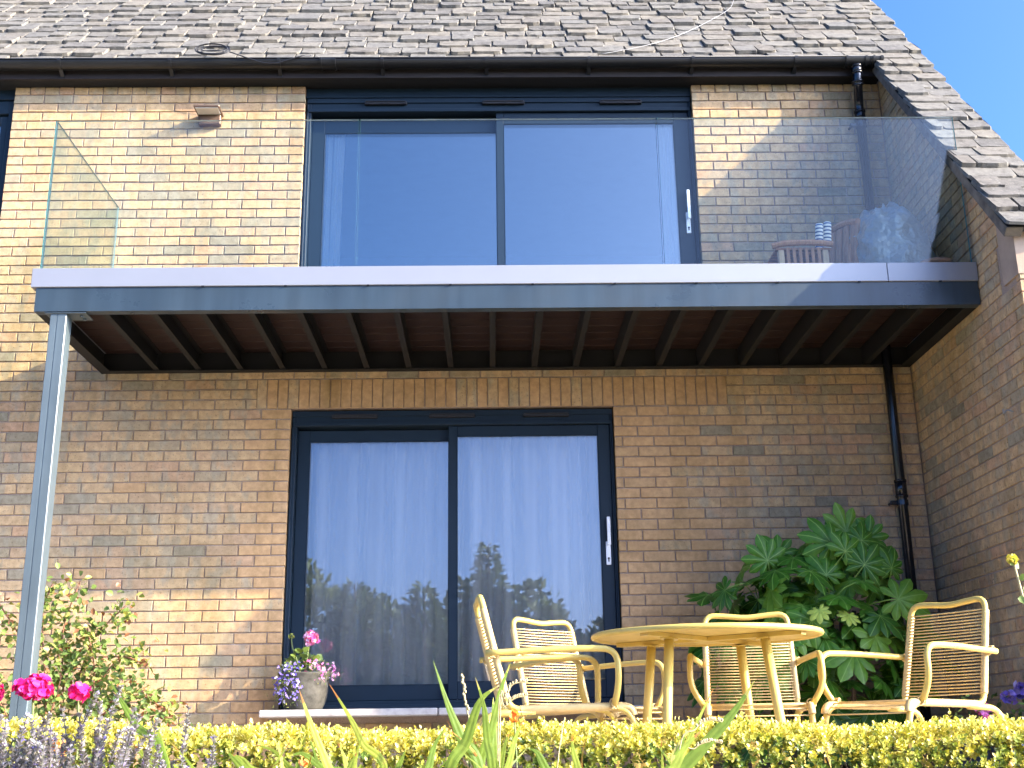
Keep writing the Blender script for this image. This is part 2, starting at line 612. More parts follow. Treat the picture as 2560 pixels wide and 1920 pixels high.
def thing(name, label, cat, loc=(0, 0, 0), rz=0.0, group=None):
    o = bpy.data.objects.new(name, None)
    o.empty_display_size = .1
    COL.objects.link(o)
    o.location = loc
    o.rotation_euler = (0, 0, rz)
    tag(o, label, cat, group)
    return o


def tag(o, label=None, cat=None, group=None, kind=None):
    for k, v in (('label', label), ('category', cat), ('group', group), ('kind', kind)):
        if v:
            o[k] = v
    return o


def copy_tree(o, parent=None):
    c = o.copy()
    COL.objects.link(c)
    if parent is not None:
        c.parent = parent
    for ch in [x for x in bpy.data.objects if x.parent == o]:
        copy_tree(ch, c)
    return c


def spline(pts, n=8):
    """Catmull-Rom through pts"""
    P = [Vector(p) for p in pts]
    P = [P[0] * 2 - P[1]] + P + [P[-1] * 2 - P[-2]]
    out = []
    for i in range(1, len(P) - 2):
        for k in range(n):
            t = k / n
            a, b, c, d = P[i - 1], P[i], P[i + 1], P[i + 2]
            out.append(.5 * ((2 * b) + (c - a) * t + (2 * a - 5 * b + 4 * c - d) * t * t + (3 * b - a - 3 * c + d) * t ** 3))
    out.append(P[-2])
    return out


def rounded(pts, rad, n=5):
    """polyline with arcs at its corners"""
    P = [Vector(p) for p in pts]
    out = [P[0]]
    for i in range(1, len(P) - 1):
        a, b, c = P[i - 1], P[i], P[i + 1]
        r = rad[i - 1] if hasattr(rad, '__len__') else rad
        r = min(r, (a - b).length * .49, (c - b).length * .49)
        p0, p1 = b + (a - b).normalized() * r, b + (c - b).normalized() * r
        for k in range(n + 1):
            t = k / n
            out.append((1 - t) ** 2 * p0 + 2 * t * (1 - t) * b + t * t * p1)
    out.append(P[-1])
    return out


def leaf_cloud(name, P, D, U, L, W, tone, mat, parent=None, fold=.25, kind='stuff', shape='oval'):
    """many leaves as one mesh. P base, D direction, U leaf normal (n,3); L, W lengths (n)"""
    n = len(P)
    D = D / (np.linalg.norm(D, axis=1, keepdims=True) + 1e-9)
    S = np.cross(D, U)
    S /= (np.linalg.norm(S, axis=1, keepdims=True) + 1e-9)
    U2 = np.cross(S, D)
    L = L[:, None]
    W = W[:, None]
    if shape == 'oval':
        prof = [(0, 0, 0), (.38, .5, fold), (.72, .42, fold * .8), (1, 0, -.05)]
    else:
        prof = [(0, .05, 0), (.25, .5, fold), (.6, .34, fold), (1, 0, -.1)]
    q = []
    q.append(P)
    q.append(P + D * L * prof[1][0] + S * W * prof[1][1] + U2 * W * prof[1][2])
    q.append(P + D * L * prof[2][0] + S * W * prof[2][1] + U2 * W * prof[2][2])
    q.append(P + D * L + U2 * W * prof[3][2])
    q.append(P + D * L * prof[2][0] - S * W * prof[2][1] + U2 * W * prof[2][2])
    q.append(P + D * L * prof[1][0] - S * W * prof[1][1] + U2 * W * prof[1][2])
    V = np.stack(q, 1).reshape(-1, 3)
    base = (np.arange(n) * 6)[:, None]
    Fa = np.concatenate([base + np.array([[0, 1, 2, 3]]), base + np.array([[0, 3, 4, 5]])], 1).reshape(-1, 4)
    me = bpy.data.meshes.new(name)
    me.vertices.add(len(V))
    me.vertices.foreach_set('co', V.astype(np.float32).ravel())
    me.loops.add(Fa.size)
    me.loops.foreach_set('vertex_index', Fa.astype(np.int32).ravel())
    me.polygons.add(len(Fa))
    me.polygons.foreach_set('loop_start', (np.arange(len(Fa)) * 4).astype(np.int32))
    me.polygons.foreach_set('loop_total', np.full(len(Fa), 4, np.int32))
    a = me.attributes.new('tone', 'FLOAT', 'FACE')
    a.data.foreach_set('value', np.repeat(tone, 2).astype(np.float32))
    me.materials.append(mat)
    me.update(calc_edges=True)
    me.validate()
    o = link(name, me, parent)
    if kind:
        o['kind'] = kind
    return o


def randdir(n):
    d = nrng.normal(size=(n, 3))
    return d / np.linalg.norm(d, axis=1, keepdims=True)

# ------------------------------------------------------------------ the ground
def sheet(name, x0, x1, y0, y1, z, m):
    mb = MB()
    mb.add([(x0, y0, z), (x1, y0, z), (x1, y1, z), (x0, y1, z)], [(0, 1, 2, 3)])
    o = mb.obj(name, m)
    tag(o, kind='structure')
    return o


mb = MB()
mb.box(-400, 400, -400, 400, -1.6, -1.30)
tag(mb.obj('lawn', M['lawn']), kind='structure')
mb = MB()
mb.box(-8, 3.6, -3.22, 0.10, -.45, 0.0)
tag(mb.obj('terrace', M['paving']), kind='structure')
mb = MB()
mb.box(-8, 8, -6.95, -3.224, -1.29, -.36)
tag(mb.obj('flower_bed', M['soil']), kind='structure')
mb = MB()
mb.box(-14, 14, -15.0, -6.954, -1.296, -1.27)
tag(mb.obj('added_gravel_bounce', M['gravel']), kind='structure')  # unseen ground, added to bounce warm light onto the shaded wall

mb = MB()
n = 180
V = []
for i in range(n):
    a = 2 * math.pi * i / n
    h = 17 + 6 * math.sin(a * 3 + 1) + 4 * math.sin(a * 7) + 2.5 * math.sin(a * 19) + rnd.uniform(-1.2, 1.2)
    V += [(360 * math.cos(a), 360 * math.sin(a), -1.5), (372 * math.cos(a), 372 * math.sin(a), h), (396 * math.cos(a), 396 * math.sin(a), -1.5)]
mb.add(V, [(3 * i + k, 3 * ((i + 1) % n) + k, 3 * ((i + 1) % n) + k + 1, 3 * i + k + 1) for i in range(n) for k in (0, 1)])
tag(mb.obj('hills', M['hills'], None, True), kind='structure')

# ------------------------------------------------------------------ the house
ZJ0 = 5.05
COURSE = .075
WX = 3.075            # inner face of the wing wall
WY = -1.86           # front face of the wing wall
SL = 1.22            # roof slope (rise over run)
AL = math.atan(SL)
RZ0 = 5.475          # roof surface height above y = 0


house = thing('house', 'buff brick house with dark sliding doors and a stone slate roof', 'house')

# mortar bodies -----------------------------------------------------------
UD = (-1.426, 1.597, 2.86, 5.12)     # upper door opening
LD = (-1.436, .886, .41, 2.50)       # lower door opening
XL = -5.6
PIER = -3.675                        # left edge of the upper brick pier
mb = MB()
J = .009
e = .004
def slab(x0, x1, z0, z1):
    mb.box(x0, x1, J, .30, z0, z1)
slab(XL, LD[0] - e, -.30, 2.80)
slab(LD[1] + e, WX + .002, -.30, 2.80)
slab(LD[0] - e, LD[1] + e, -.30, LD[2] - e)
slab(LD[0] - e, LD[1] + e, LD[3] + e, 2.80)
slab(PIER + e, UD[0] - e, 2.80, 5.113)
slab(XL, -4.754 - e, 2.80, 5.113)
slab(UD[1] + e, WX + .002, 2.80, 5.113)
wall = mb.obj('back_wall', M['mortar'], house)

mb = MB()
def wing_top(y):
    return RZ0 + SL * y - .105
for (xa, xb) in ((WX + .007, 3.37 - .007),):
    ya, yb = WY + J, .30
    V = [(xa, ya, -1.29), (xb, ya, -1.29), (xb, 3.6, -1.29), (xa, 3.6, -1.29),
         (xa, ya, wing_top(ya)), (xb, ya, wing_top(ya)), (xb, 3.6, wing_top(3.6)), (xa, 3.6, wing_top(3.6))]
    mb.add(V, [(3, 2, 1, 0), (4, 5, 6, 7), (0, 1, 5, 4), (1, 2, 6, 5), (2, 3, 7, 6), (3, 0, 4, 7)])
wing = mb.obj('side_wall', M['mortar'], house)

# bricks --------------------------------------------------------------------
def back_fr(u, v, d):
    return (u, -d, v)
def side_fr(u, v, d):
    return (WX - d, -u, v)
def front_fr(u, v, d):
    return (u, WY - d, v)

BR = []      # (owner, frame, polygon, tone, outward)


def tone_of(kind='old'):
    if kind == 'new':
        return rnd.uniform(0.02, .13)
    r = rnd.random()
    if r < .62:
        return rnd.uniform(.17, .50)
    if r < .80:
        return rnd.uniform(.50, .70)
    if r < .90:
        return rnd.uniform(.70, .86)
    return rnd.uniform(.86, 1.0)


def jig(a=.0016):
    return rnd.uniform(-a, a)


def lay(owner, fr, u0, u1, v0, v1, tone, clip=None, prj=0.0):
    p = [(u0 + jig(), v0 + jig()), (u1 + jig(), v0 + jig()), (u1 + jig(), v1 + jig()), (u0 + jig(), v1 + jig())]
    rect = True
    if clip:
        q = clip(p)
        if q is None or len(q) < 3:
            return
        rect = (len(q) == 4 and q == p)
        p = q
    us = [a for a, b in p]
    if max(us) - min(us) < .018:
        return
    BR.append((owner, fr, p, tone, prj + jig(.0012), rect))


def intervals(x0, x1, holes):
    segs = [(x0, x1)]
    for a, b in holes:
        out = []
        for s0, s1 in segs:
            if b <= s0 or a >= s1:
                out.append((s0, s1))
                continue
            if a > s0:
                out.append((s0, a))
            if b < s1:
                out.append((b, s1))
        segs = out
    return segs


def course(owner, fr, x0, x1, v0, v1, phase, tonef, clip=None, step=.225, gap=.010):
    k = math.floor((x0 - phase) / step)
    while True:
        a, b = phase + k * step, phase + (k + 1) * step
        k += 1
        if a >= x1:
            break
        a2, b2 = max(a, x0), min(b, x1)
        if b2 - a2 < .035:
            continue
        # swallow a sliver at the end of the wall
        if x1 - b2 < .035:
            b2 = x1
        if a2 - x0 < .035:
            a2 = x0
        ga = 0 if a2 == x0 else gap / 2
        gb = 0 if b2 == x1 else gap / 2
        lay(owner, fr, a2 + ga, b2 - gb, v0, v1, tonef((a2 + b2) / 2, (v0 + v1) / 2), clip, .0)


def back_tone(u, v):
    if v < 2.51 and (-1.66 - .11 * (int(v / .075) % 2) < u < LD[0] or LD[1] < u < 1.60 + .13 * (int(v / .075) % 2)):
        return tone_of('new') if rnd.random() < .93 else rnd.uniform(.2, .4)
    return tone_of()


for r in range(0, 70):
    v1 = ZJ0 - COURSE * (r - 1) - .005
    v0 = ZJ0 - COURSE * r + .005
    if r == 0:
        v0, v1 = ZJ0 + .005, ZJ0 + .066
    mid = (v0 + v1) / 2
    holes = []
    if mid > 2.86:
        holes = [(-4.754, PIER), (UD[0], UD[1])]
    elif LD[2] < mid < LD[3]:
        holes = [(LD[0], LD[1])]
    elif 2.51 < mid < 2.72:
        holes = [(-1.685, 1.715)]
    elif .33 < mid < .41:
        holes = [(-1.50, 1.05)]
    for (a, b) in intervals(XL, WX - .004, holes):
        if r == 0:
            course('back', back_fr, a, b, v0, v1, -.072 + (.056 if a > 0 else 0), back_tone, None, .1125)
        else:
            course('back', back_fr, a, b, v0, v1, -.072 if r % 2 else .0405, back_tone)
# soldier course over the lower door
k = -1.685
while k < 1.70:
    lay('back', back_fr, k + .004, k + .0715, 2.506, 2.719, tone_of('new') if rnd.random() < .8 else rnd.uniform(.2, .45))
    k += .0756


def clip_half(pts, a, b, c):
    """keep a*u + b*v <= c"""
    out = []
    for i in range(len(pts)):
        p, q = pts[i], pts[(i + 1) % len(pts)]
        dp, dq = a * p[0] + b * p[1] - c, a * q[0] + b * q[1] - c
        if dp <= 0:
            out.append(p)
        if dp * dq < 0:
            t = dp / (dp - dq)
            out.append((p[0] + t * (q[0] - p[0]), p[1] + t * (q[1] - p[1])))
    return out


TOPC = RZ0 - .115                       # wall top line: v = TOPC - SL*u (u = -y)
RAKE = .105 / math.cos(AL)
def wing_clip(p):
    if all(SL * u + v <= TOPC - RAKE for u, v in p):
        return p
    return clip_half(p, SL, 1.0, TOPC - RAKE - .010)


for r in range(0, 76):
    v1 = ZJ0 - COURSE * (r - 1) - .005
    v0 = ZJ0 - COURSE * r + .005
    mid = (v0 + v1) / 2
    holes = [(1.60, 2.2)] if 2.70 < mid < 3.0 else []
    for (a, b) in intervals(.008, -WY - .002, holes):
        course('side', side_fr, a, b, v0, v1, -WY if r % 2 else -WY - .1125, lambda u, v: tone_of(), wing_clip)
    if v0 < 2.85:
        course('side', front_fr, WX, 3.37, v0, v1, WX if r % 2 else WX + .1025, lambda u, v: tone_of() * .5 + .1)
# raking course of bricks along the slope, just under the slates
cs, sn = math.cos(AL), math.sin(AL)
s = .05
while s < 2.60:
    def rk(t, h):
        u = t * cs
        return (u + h * -sn, TOPC - SL * u - h * cs)
    q = [rk(s + .004, .104), rk(s + .069, .104), rk(s + .069, .004), rk(s + .004, .004)]
    if q[0][0] > .01 and q[2][0] < -WY - .25:
        BR.append(('side', side_fr, q, tone_of('new') if rnd.random() < .6 else tone_of(), 0, False))
    s += .0755

# which bricks show largest: these become single objects that share a few meshes
def area_px(fr, p):
    q = [project(fr(u, v, 0)) for u, v in p]
    if not all(4 < a < 2556 and 4 < b < 1780 for a, b in q):
        return 0
    cx, cy = sum(a for a, b in q) / len(q), sum(b for a, b in q) / len(q)
    if 75 < cx < 2465 and 655 < cy < 925:      # behind the balcony
        return 0
    if fr is back_fr and ((2000 < cx < 2330 and cy > 1330) or (cx < 330 and cy > 1440) or (1140 < cx and cy > 1600)):
        return 0                               # behind plants and chairs
    return abs(sum(q[i][0] * q[(i + 1) % len(q)][1] - q[(i + 1) % len(q)][0] * q[i][1] for i in range(len(q)))) / 2


scored = sorted(((area_px(b[1], b[2]) if b[5] and b[1] is not front_fr else 0, i) for i, b in enumerate(BR)), reverse=True)
single = set(i for a, i in scored[:300] if a > 50)
stuff = {'back': MB(), 'side': MB()}
BRV = {}
for i, (owner, fr, p, tone, prj, rect) in enumerate(BR):
    if i in single:
        u0, u1 = min(a for a, b in p), max(a for a, b in p)
        v0, v1 = min(b for a, b in p), max(b for a, b in p)
        key = (owner, round(tone * 14), int(round((u1 - u0) * 20)))
        if key not in BRV:
            m_ = MB()
            m_.t = tone
            w, h = (u1 - u0) / 2, (v1 - v0) / 2
            f0 = {'back': lambda a, b, d: (a, -d, b), 'side': lambda a, b, d: (-d, -a, b)}[owner]
            m_.poly_prism([(-w, -h), (w, -h), (w, h), (-w, h)], f0, -.05, 0.0)
            BRV[key] = (m_.mesh('brick', M['brick']), u1 - u0)
        me, w0 = BRV[key]
        c = fr((u0 + u1) / 2, (v0 + v1) / 2, prj)
        o = link('brick', me, wall if owner == 'back' else wing, c)
        k = (u1 - u0) / w0
        if owner == 'back':
            o.scale = (k, 1, 1)
        else:
            o.scale = (1, k, 1)
        o.rotation_euler = (rnd.uniform(-.006, .006), rnd.uniform(-.004, .004) if owner == 'back' else 0, rnd.uniform(-.006, .006))
    else:
        stuff[owner].t = tone
        stuff[owner].poly_prism(p, fr, -.05, prj)
tag(stuff['back'].obj('brickwork', M['brick'], wall), kind='stuff')
tag(stuff['side'].obj('brickwork', M['brick'], wing), kind='stuff')

mb = MB()
mb.box(WX - .006, 3.38, WY - .006, -1.66, 2.76, 2.995)
mb.add([(WX - .006, WY - .006, 2.995), (3.38, WY - .006, 2.995), (3.38, -1.66, 2.995), (WX - .006, -1.66, 2.995), (WX - .006, WY - .006, 3.07), (3.38, WY - .006, 3.07), (3.38, -1.66, 3.31), (WX - .006, -1.66, 3.31)],
       [(4, 5, 6, 7), (0, 1, 5, 4), (1, 2, 6, 5), (2, 3, 7, 6), (3, 0, 4, 7)])
mb.obj('kneeler_stone', M['render'], wing)

# roof --------------------------------------------------------------------
U = Vector((0, math.cos(AL), math.sin(AL)))
NN = Vector((0, -math.sin(AL), math.cos(AL)))
P0 = Vector((0, 0, RZ0)) - NN * .040
S_EAVE = -.205 / math.cos(AL)
S_WING = -2.00 / math.cos(AL)
RX1 = 3.415
mb = MB()
def rp(x, s, h):
    return Vector((x, 0, 0)) + P0 + U * s + NN * h
def roof_slab(x0, x1, s0, s1, h0, h1):
    V = [rp(x, s_, h) for h in (h0, h1) for x, s_ in ((x0, s0), (x1, s0), (x1, s1), (x0, s1))]
    mb.add(V, [(3, 2, 1, 0), (4, 5, 6, 7), (0, 1, 5, 4), (1, 2, 6, 5), (2, 3, 7, 6), (3, 0, 4, 7)])
roof_slab(-5.6, 3.40, S_EAVE + .02, 6.10, -.06, -.012)
roof_slab(3.0, 3.40, S_WING + .02, S_EAVE + .02, -.045, -.010)
roof = mb.obj('roof', M['under_roof'], house)
mb = MB()
V = [rp(x, s_, h) for h in (-.07, -.012) for x, s_ in ((2.995, S_WING + .01), (WX + .02, S_WING + .01), (WX + .02, S_EAVE + .1), (2.995, S_EAVE + .1))]
mb.add(V, [(3, 2, 1, 0), (4, 5, 6, 7), (0, 1, 5, 4), (1, 2, 6, 5), (2, 3, 7, 6), (3, 0, 4, 7)])
mb.obj('verge_undercloak', M['verge'], roof)

def tile_mesh(seed, w=.20, L=.30):
    q = random.Random(seed)
    th = q.uniform(.016, .026)
    j = lambda a: q.uniform(-a, a)
    ch = q.uniform(.006, .022)
    ch2 = q.uniform(.006, .026)
    out = [(-w / 2 + j(.004), L), (-w / 2 + j(.005), L * .5), (-w / 2 + j(.004), ch), (-w / 2 + ch2, j(.006)), (-w / 6 + j(.02), j(.008)), (w / 6 + j(.02), j(.008)),
           (w / 2 - ch, j(.006)), (w / 2 + j(.004), ch2), (w / 2 + j(.005), L * .5), (w / 2 + j(.004), L)]
    n = len(out)
    hl = th * 1.25                   # the lower end rides on the course below
    def h(y):
        return hl * (1 - y / L)
    V = [(x, y, h(y)) for x, y in out]
    for x, y in out:
        ins = .006 if y < .05 else .002
        V.append((x * (1 - ins / (w / 2)), y + (ins if y < .05 else 0) + abs(j(.003)), h(y) + th + j(.0025)))
    F = [tuple(range(n, 2 * n))] + [(i, (i + 1) % n, n + (i + 1) % n, n + i) for i in range(n)]
    return V, F

TV = [tile_mesh(100 + i) for i in range(22)]
TILES = []        # variant, centre x, s, width, tone, rot
s_, k = S_WING, 0
rows = []
nw = 18
for i in range(nw):
    rows.append((S_WING + (S_EAVE - S_WING) / nw * i, 2.985, RX1))
s_ = S_EAVE
ex = .160
while s_ < 5.95:
    rows.append((s_, -5.6, RX1))
    s_ += ex
    ex = max(.128, ex - .0045)
for (s_, x0, x1) in rows:
    x = x1 + rnd.uniform(-.015, .012)
    first = True
    while x > x0 + .03:
        w = rnd.choice((.15, .18, .20, .215, .23, .25, .28)) * rnd.uniform(.93, 1.07)
        if first and rnd.random() < .5:
            w *= .62
        first = False
        if x - w < x0 + .09:
            w = x - x0 + rnd.uniform(-.015, .015)
        t = rnd.random()
        TILES.append((rnd.randrange(len(TV)), x - w / 2, s_ + rnd.uniform(-.007, .007), w - .005, t, rnd.gauss(0, .011)))
        x -= w
def tile_px(t):
    q = [project(rp(t[1] + a * t[3] / 2, t[2] + b, .03)) for a, b in ((-1, 0), (1, 0), (1, .15), (-1, .15))]
    if not all(-5 < a < 2565 and -2 < b < 1000 for a, b in q):
        return 0
    return abs(sum(q[i][0] * q[(i + 1) % 4][1] - q[(i + 1) % 4][0] * q[i][1] for i in range(4)))
sc_t = sorted(((tile_px(t), i) for i, t in enumerate(TILES)), reverse=True)
tsingle = set(i for a, i in sc_t[:300] if a > 0)
TM = {}
tst = MB()
for i, (v, x, s_, w, t, rot) in enumerate(TILES):
    if i in tsingle:
        key = (v, round(t * 3))
        if key not in TM:
            m_ = MB()
            m_.t = t
            m_.add(*TV[v])
            TM[key] = m_.mesh('roof_tile', M['slate'])
        o = link('roof_tile', TM[key], roof)
        mt = Matrix((Vector((1, 0, 0)), U, NN)).transposed().to_4x4() @ Matrix.Rotation(rot, 4, 'Z') @ Matrix.Diagonal((w / .20, 1, 1, 1))
        mt.translation = rp(x, s_, -.010)
        o.matrix_basis = mt
    else:
        c, sN = math.cos(rot), math.sin(rot)
        VV = []
        for (a, b, h) in TV[v][0]:
            a *= w / .20
            VV.append(rp(x + a * c - b * sN, s_ + a * sN + b * c, h - .010))
        tst.add(VV, TV[v][1], tone=t)
tag(tst.obj('roof_tiles', M['slate'], roof), kind='stuff')

# eaves ---------------------------------------------------------------------
mb = MB()
mb.box(-5.6, WX - .01, -.125, -.103, 5.115, 5.26)
mb.obj('fascia_board', M['fascia'], house)
mb = MB()
mb.box(-5.6, WX - .01, -.102, .29, 5.119, 5.135)
mb.obj('soffit', M['soffit'], house)
mb = MB()
gy, gz, gr = -.180, 5.222, .056
prof = []
for k in range(13):
    a = math.pi + math.pi * k / 12
    prof.append((gy + gr * math.cos(a), gz + gr * math.sin(a)))
for k in range(13):
    a = 2 * math.pi - math.pi * k / 12
    prof.append((gy + (gr - .004) * math.cos(a), gz + (gr - .004) * math.sin(a)))
# rolled front lip
n = len(prof)
V = [(x, y, z) for x in (-5.6, 3.055) for y, z in prof]
mb.add(V, [(i, (i + 1) % n, n + (i + 1) % n, n + i) for i in range(n)])
mb.tube([(-5.6, gy - gr, gz), (3.055, gy - gr, gz)], .006, 6)
gutter = mb.obj('gutter', M['gutter'], house, True)
def ring(m_, x0, x1, r0, r1=None):
    r1 = r1 or r0
    V = []
    for x, r in ((x0, r0), (x1, r1)):
        for k in range(13):
            a = math.pi + math.pi * k / 12
            V.append((x, gy + r * math.cos(a), gz + r * math.sin(a)))
    m_.add(V, [(i, i + 1, 14 + i, 13 + i) for i in range(12)])
    m_.add([V[i] for i in range(13)] + [(x0, gy + (gr - .002) * math.cos(math.pi + math.pi * k / 12), gz + (gr - .002) * math.sin(math.pi + math.pi * k / 12)) for k in range(13)], [(i, i + 1, 14 + i, 13 + i) for i in range(12)])
    m_.add([V[13 + i] for i in range(13)] + [(x1, gy + (gr - .002) * math.cos(math.pi + math.pi * k / 12), gz + (gr - .002) * math.sin(math.pi + math.pi * k / 12)) for k in range(13)], [(i, i + 1, 14 + i, 13 + i) for i in range(12)])
bm0 = MB()
ring(bm0, -.012, .012, gr + .006)
bm0.box(-.018, .018, -.128, -.110, 5.125, 5.215)
bm0.add([(-.014, -.128, 5.13), (.014, -.128, 5.13), (.014, -.185, 5.165), (-.014, -.185, 5.165), (-.014, -.128, 5.145), (.014, -.128, 5.145), (.014, -.185, 5.178), (-.014, -.185, 5.178)],
        [(3, 2, 1, 0), (4, 5, 6, 7), (0, 1, 5, 4), (1, 2, 6, 5), (2, 3, 7, 6), (3, 0, 4, 7)])
brm = bm0.mesh('gutter_bracket', M['gutter'])
for x in (-4.9, -4.1, -3.27, -2.43, -1.60, -.81, -.01, .78, 1.58, 2.38):
    link('gutter_bracket', brm, gutter, (x, 0, 0))
bm0 = MB()
ring(bm0, -.055, .055, gr + .005)
ring(bm0, -.060, -.046, gr + .010)
ring(bm0, .046, .060, gr + .010)
link('gutter_union', bm0.mesh('gutter_union', M['gutter']), gutter, (-1.225, 0, 0))
bm0 = MB()
ring(bm0, 2.77, 2.94, gr + .005)
for a in (2.765, 2.915, 2.975, 3.035):
    ring(bm0, a, a + .016, gr + .010)
ring(bm0, 2.96, 3.058, gr + .004)
bm0.obj('gutter_outlet', M['gutter'], gutter, True)

# downpipe
mb = MB()
px, py = 2.885, -.062
mb.tube(rounded([(2.855, -.180, 5.18), (2.855, -.180, 5.03), (px, py, 4.90), (px, py, 4.70)], .05, 6), .034, 16)
mb.tube([(px, py, 4.90), (px, py, 0.02)], .034, 16)
pipe = mb.obj('downpipe', M['pipe'], house, True)
for p0, p1 in (((2.855, -.180, 5.165), (2.855, -.180, 5.10)), ((2.857, -.170, 5.05), (2.861, -.155, 5.015)), ((px, py, 4.84), (px, py, 4.76)), ((px, py, 1.92), (px, py, 1.80))):
    p0, p1 = Vector(p0), Vector(p1)
    d = (p1 - p0).normalized() * .012
    mb = MB()
    mb.tube([p0, p1], .040, 16)
    mb.tube([p0 - d * .2, p0 + d], .0435, 16)
    mb.tube([p1 - d, p1 + d * .2], .0435, 16)
    mb.obj('pipe_socket', M['pipe'], pipe, True)
for z in (4.72, 1.76):
    mb = MB()
    mb.tube([(px, py, z + .018), (px, py, z - .018)], .041, 16)
    mb.box(px - .085, px - .03, py - .008, py + .008, z - .015, z + .015, .003)
    mb.tube([(px - .075, py - .02, z), (px - .075, 0, z)], .010, 8)
    mb.obj('pipe_clip', M['pipe'], pipe)

# sliding doors ---------------------------------------------------------------
def bars(m_, x0, x1, z0, z1, t, y0, y1, bev=.003):
    """a rectangular frame of four bars (left, right, bottom, top widths in t)"""
    l, r, b, tp = t
    m_.box(x0, x0 + l, y0, y1, z0, z1, bev)
    m_.box(x1 - r, x1, y0, y1, z0, z1, bev)
    m_.box(x0 + l - .001, x1 - r + .001, y0 + .0005, y1 - .0005, z0, z0 + b, bev)
    m_.box(x0 + l - .001, x1 - r + .001, y0 + .0005, y1 - .0005, z1 - tp, z1, bev)


def slider(nm, x0, x1, z0, z1, head, mid0, mid1, lg, rg, vent_x, vent_z, lab, handle):
    """two track sliding door. lg, rg = glass rects (x0,x1,z0,z1) of the recessed left and the proud right leaf"""
    m_ = MB()
    Y0, Y1 = .035, .19
    bars(m_, x0, x1, z0, z1, (.032, .022, .055, head), Y0 + .012, Y1)
    # stepped head and jamb lines, bottom track
    m_.box(x0 + .001, x1 - .001, Y0, Y0 + .011, z1 - .040, z1 - .001, .002)
    m_.box(x0 + .001, x1 - .001, Y0, Y0 + .011, z1 - head + .002, z1 - head + .026, .002)
    m_.box(x0 + .001, x0 + .012, Y0, Y0 + .011, z0 + .06, z1 - .042, .002)
    m_.box(x1 - .012, x1 - .001, Y0, Y0 + .011, z0 + .06, z1 - .042, .002)
    m_.box(x0 + .002, x1 - .002, Y0 - .022, Y0 + .011, z0 + .001, z0 + .030, .003)
    d = m_.obj(nm, M['frame'], house)
    if lab:
        d['label'] = lab
    for (gx0, gx1, gz0, gz1), sx0, sx1, ya, yb in ((lg, x0 + .034, mid0 + .02, .118, .160), (rg, mid0, x1 - .024, .062, .104)):
        m_ = MB()
        szt = z1 - head - .001 if sx0 > x0 + .1 else z1 - head - .012
        bars(m_, sx0, sx1, z0 + .057, szt, (gx0 - sx0, sx1 - gx1, gz0 - z0 - .057, szt - gz1), ya, yb, .004)
        m_.obj('sash', M['frame'], d)
        m_ = MB()
        m_.box(gx0 - .008, gx1 + .008, (ya + yb) / 2 - .012, (ya + yb) / 2 + .012, gz0 - .008, gz1 + .008)
        m_.obj('pane', M['pane'] if z0 > 2 else M['pane_low'], d)
        m_ = MB()
        bars(m_, gx0 - .001, gx1 + .001, gz0 - .001, gz1 + .001, (.004,) * 4, ya - .002, ya + .010, 0)
        m_.obj('glazing_bead', M['frame'], d)
    for vx in vent_x:
        m_ = MB()
        m_.box(vx - .165, vx + .165, Y0 - .014, Y0 + .012, vent_z - .014, vent_z + .012, .003)
        m_.box(vx - .155, vx + .155, Y0 - .022, Y0 - .013, vent_z + .004, vent_z + .012, .002)
        for q in (-.14, -.02, .02, .14):
            m_.box(vx + q - .003, vx + q + .003, Y0 - .020, Y0 - .013, vent_z - .010, vent_z + .003)
        m_.obj('trickle_vent', M['black'], d)
    hx, zl0, zl1, zp0, zp1 = handle
    m_ = MB()
    m_.box(hx - .020, hx + .014, .052, .063, zp0, zp1, .004)
    m_.box(hx - .010, hx + .014, .022, .036, zl0, zl1, .004)
    m_.box(hx - .008, hx + .012, .030, .056, zl0 + .01, zl0 + .04, .003)
    m_.obj('handle', M['handle'], d)
    m_ = MB()
    m_.tube([(hx - .003, .0515, zp0 + .045), (hx - .003, .049, zp0 + .045)], .008, 10)
    m_.box(hx - .007, hx + .001, .0495, .0518, zp0 + .022, zp0 + .045)
    m_.obj('keyhole', M['black'], d)
    return d


slider('sliding_door', -1.414, 1.590, 2.98, 5.030, .118, .060, .120, (-1.280, .060, 3.10, 4.775), (.120, 1.450, 3.10, 4.818),
       (-.80, .12, 1.04), 4.985, 'upper sliding door opening onto the balcony', (1.524, 3.985, 4.225, 3.875, 4.05))
slider('sliding_door', -1.428, .880, .412, 2.492, .112, -.307, -.243, (-1.307, -.307, .572, 2.284), (-.243, .768, .586, 2.304),
       (-.98, -.28, .40), 2.450, 'lower sliding door with white voile behind the glass', (.820, 1.50, 1.70, 1.365, 1.53))
mb = MB()
mb.box(-1.424, 1.595, .040, .22, 5.034, 5.118, .002)
mb.box(-1.424, 1.595, .030, .039, 5.034, 5.048, .002)
mb.obj('lintel_panel', M['frame'], house)
# far left window: only its right jamb shows
mb = MB()
bars(mb, -4.75, PIER - .004, 2.9, 5.02, (.06, .045, .08, .11), .04, .19, .003)
win = mb.obj('window', M['frame'], house)
mb = MB()
bars(mb, -4.685, PIER - .052, 2.985, 4.90, (.06, .055, .06, .07), .062, .104, .003)
mb.obj('sash', M['frame'], win)
mb = MB()
mb.box(-4.63, PIER - .10, .075, .095, 3.03, 4.84)
mb.obj('pane', M['pane'], win)
mb = MB()
mb.box(-4.75, PIER - .004, .04, .22, 5.034, 5.118, .002)
mb.obj('lintel_panel', M['frame'], house)

mb = MB()
mb.box(-1.50, -.36, -.345, .034, .362, .408, .006)
mb.box(-.352, 1.05, -.345, .034, .362, .407, .006)
mb.obj('door_sill', M['stone'], house)

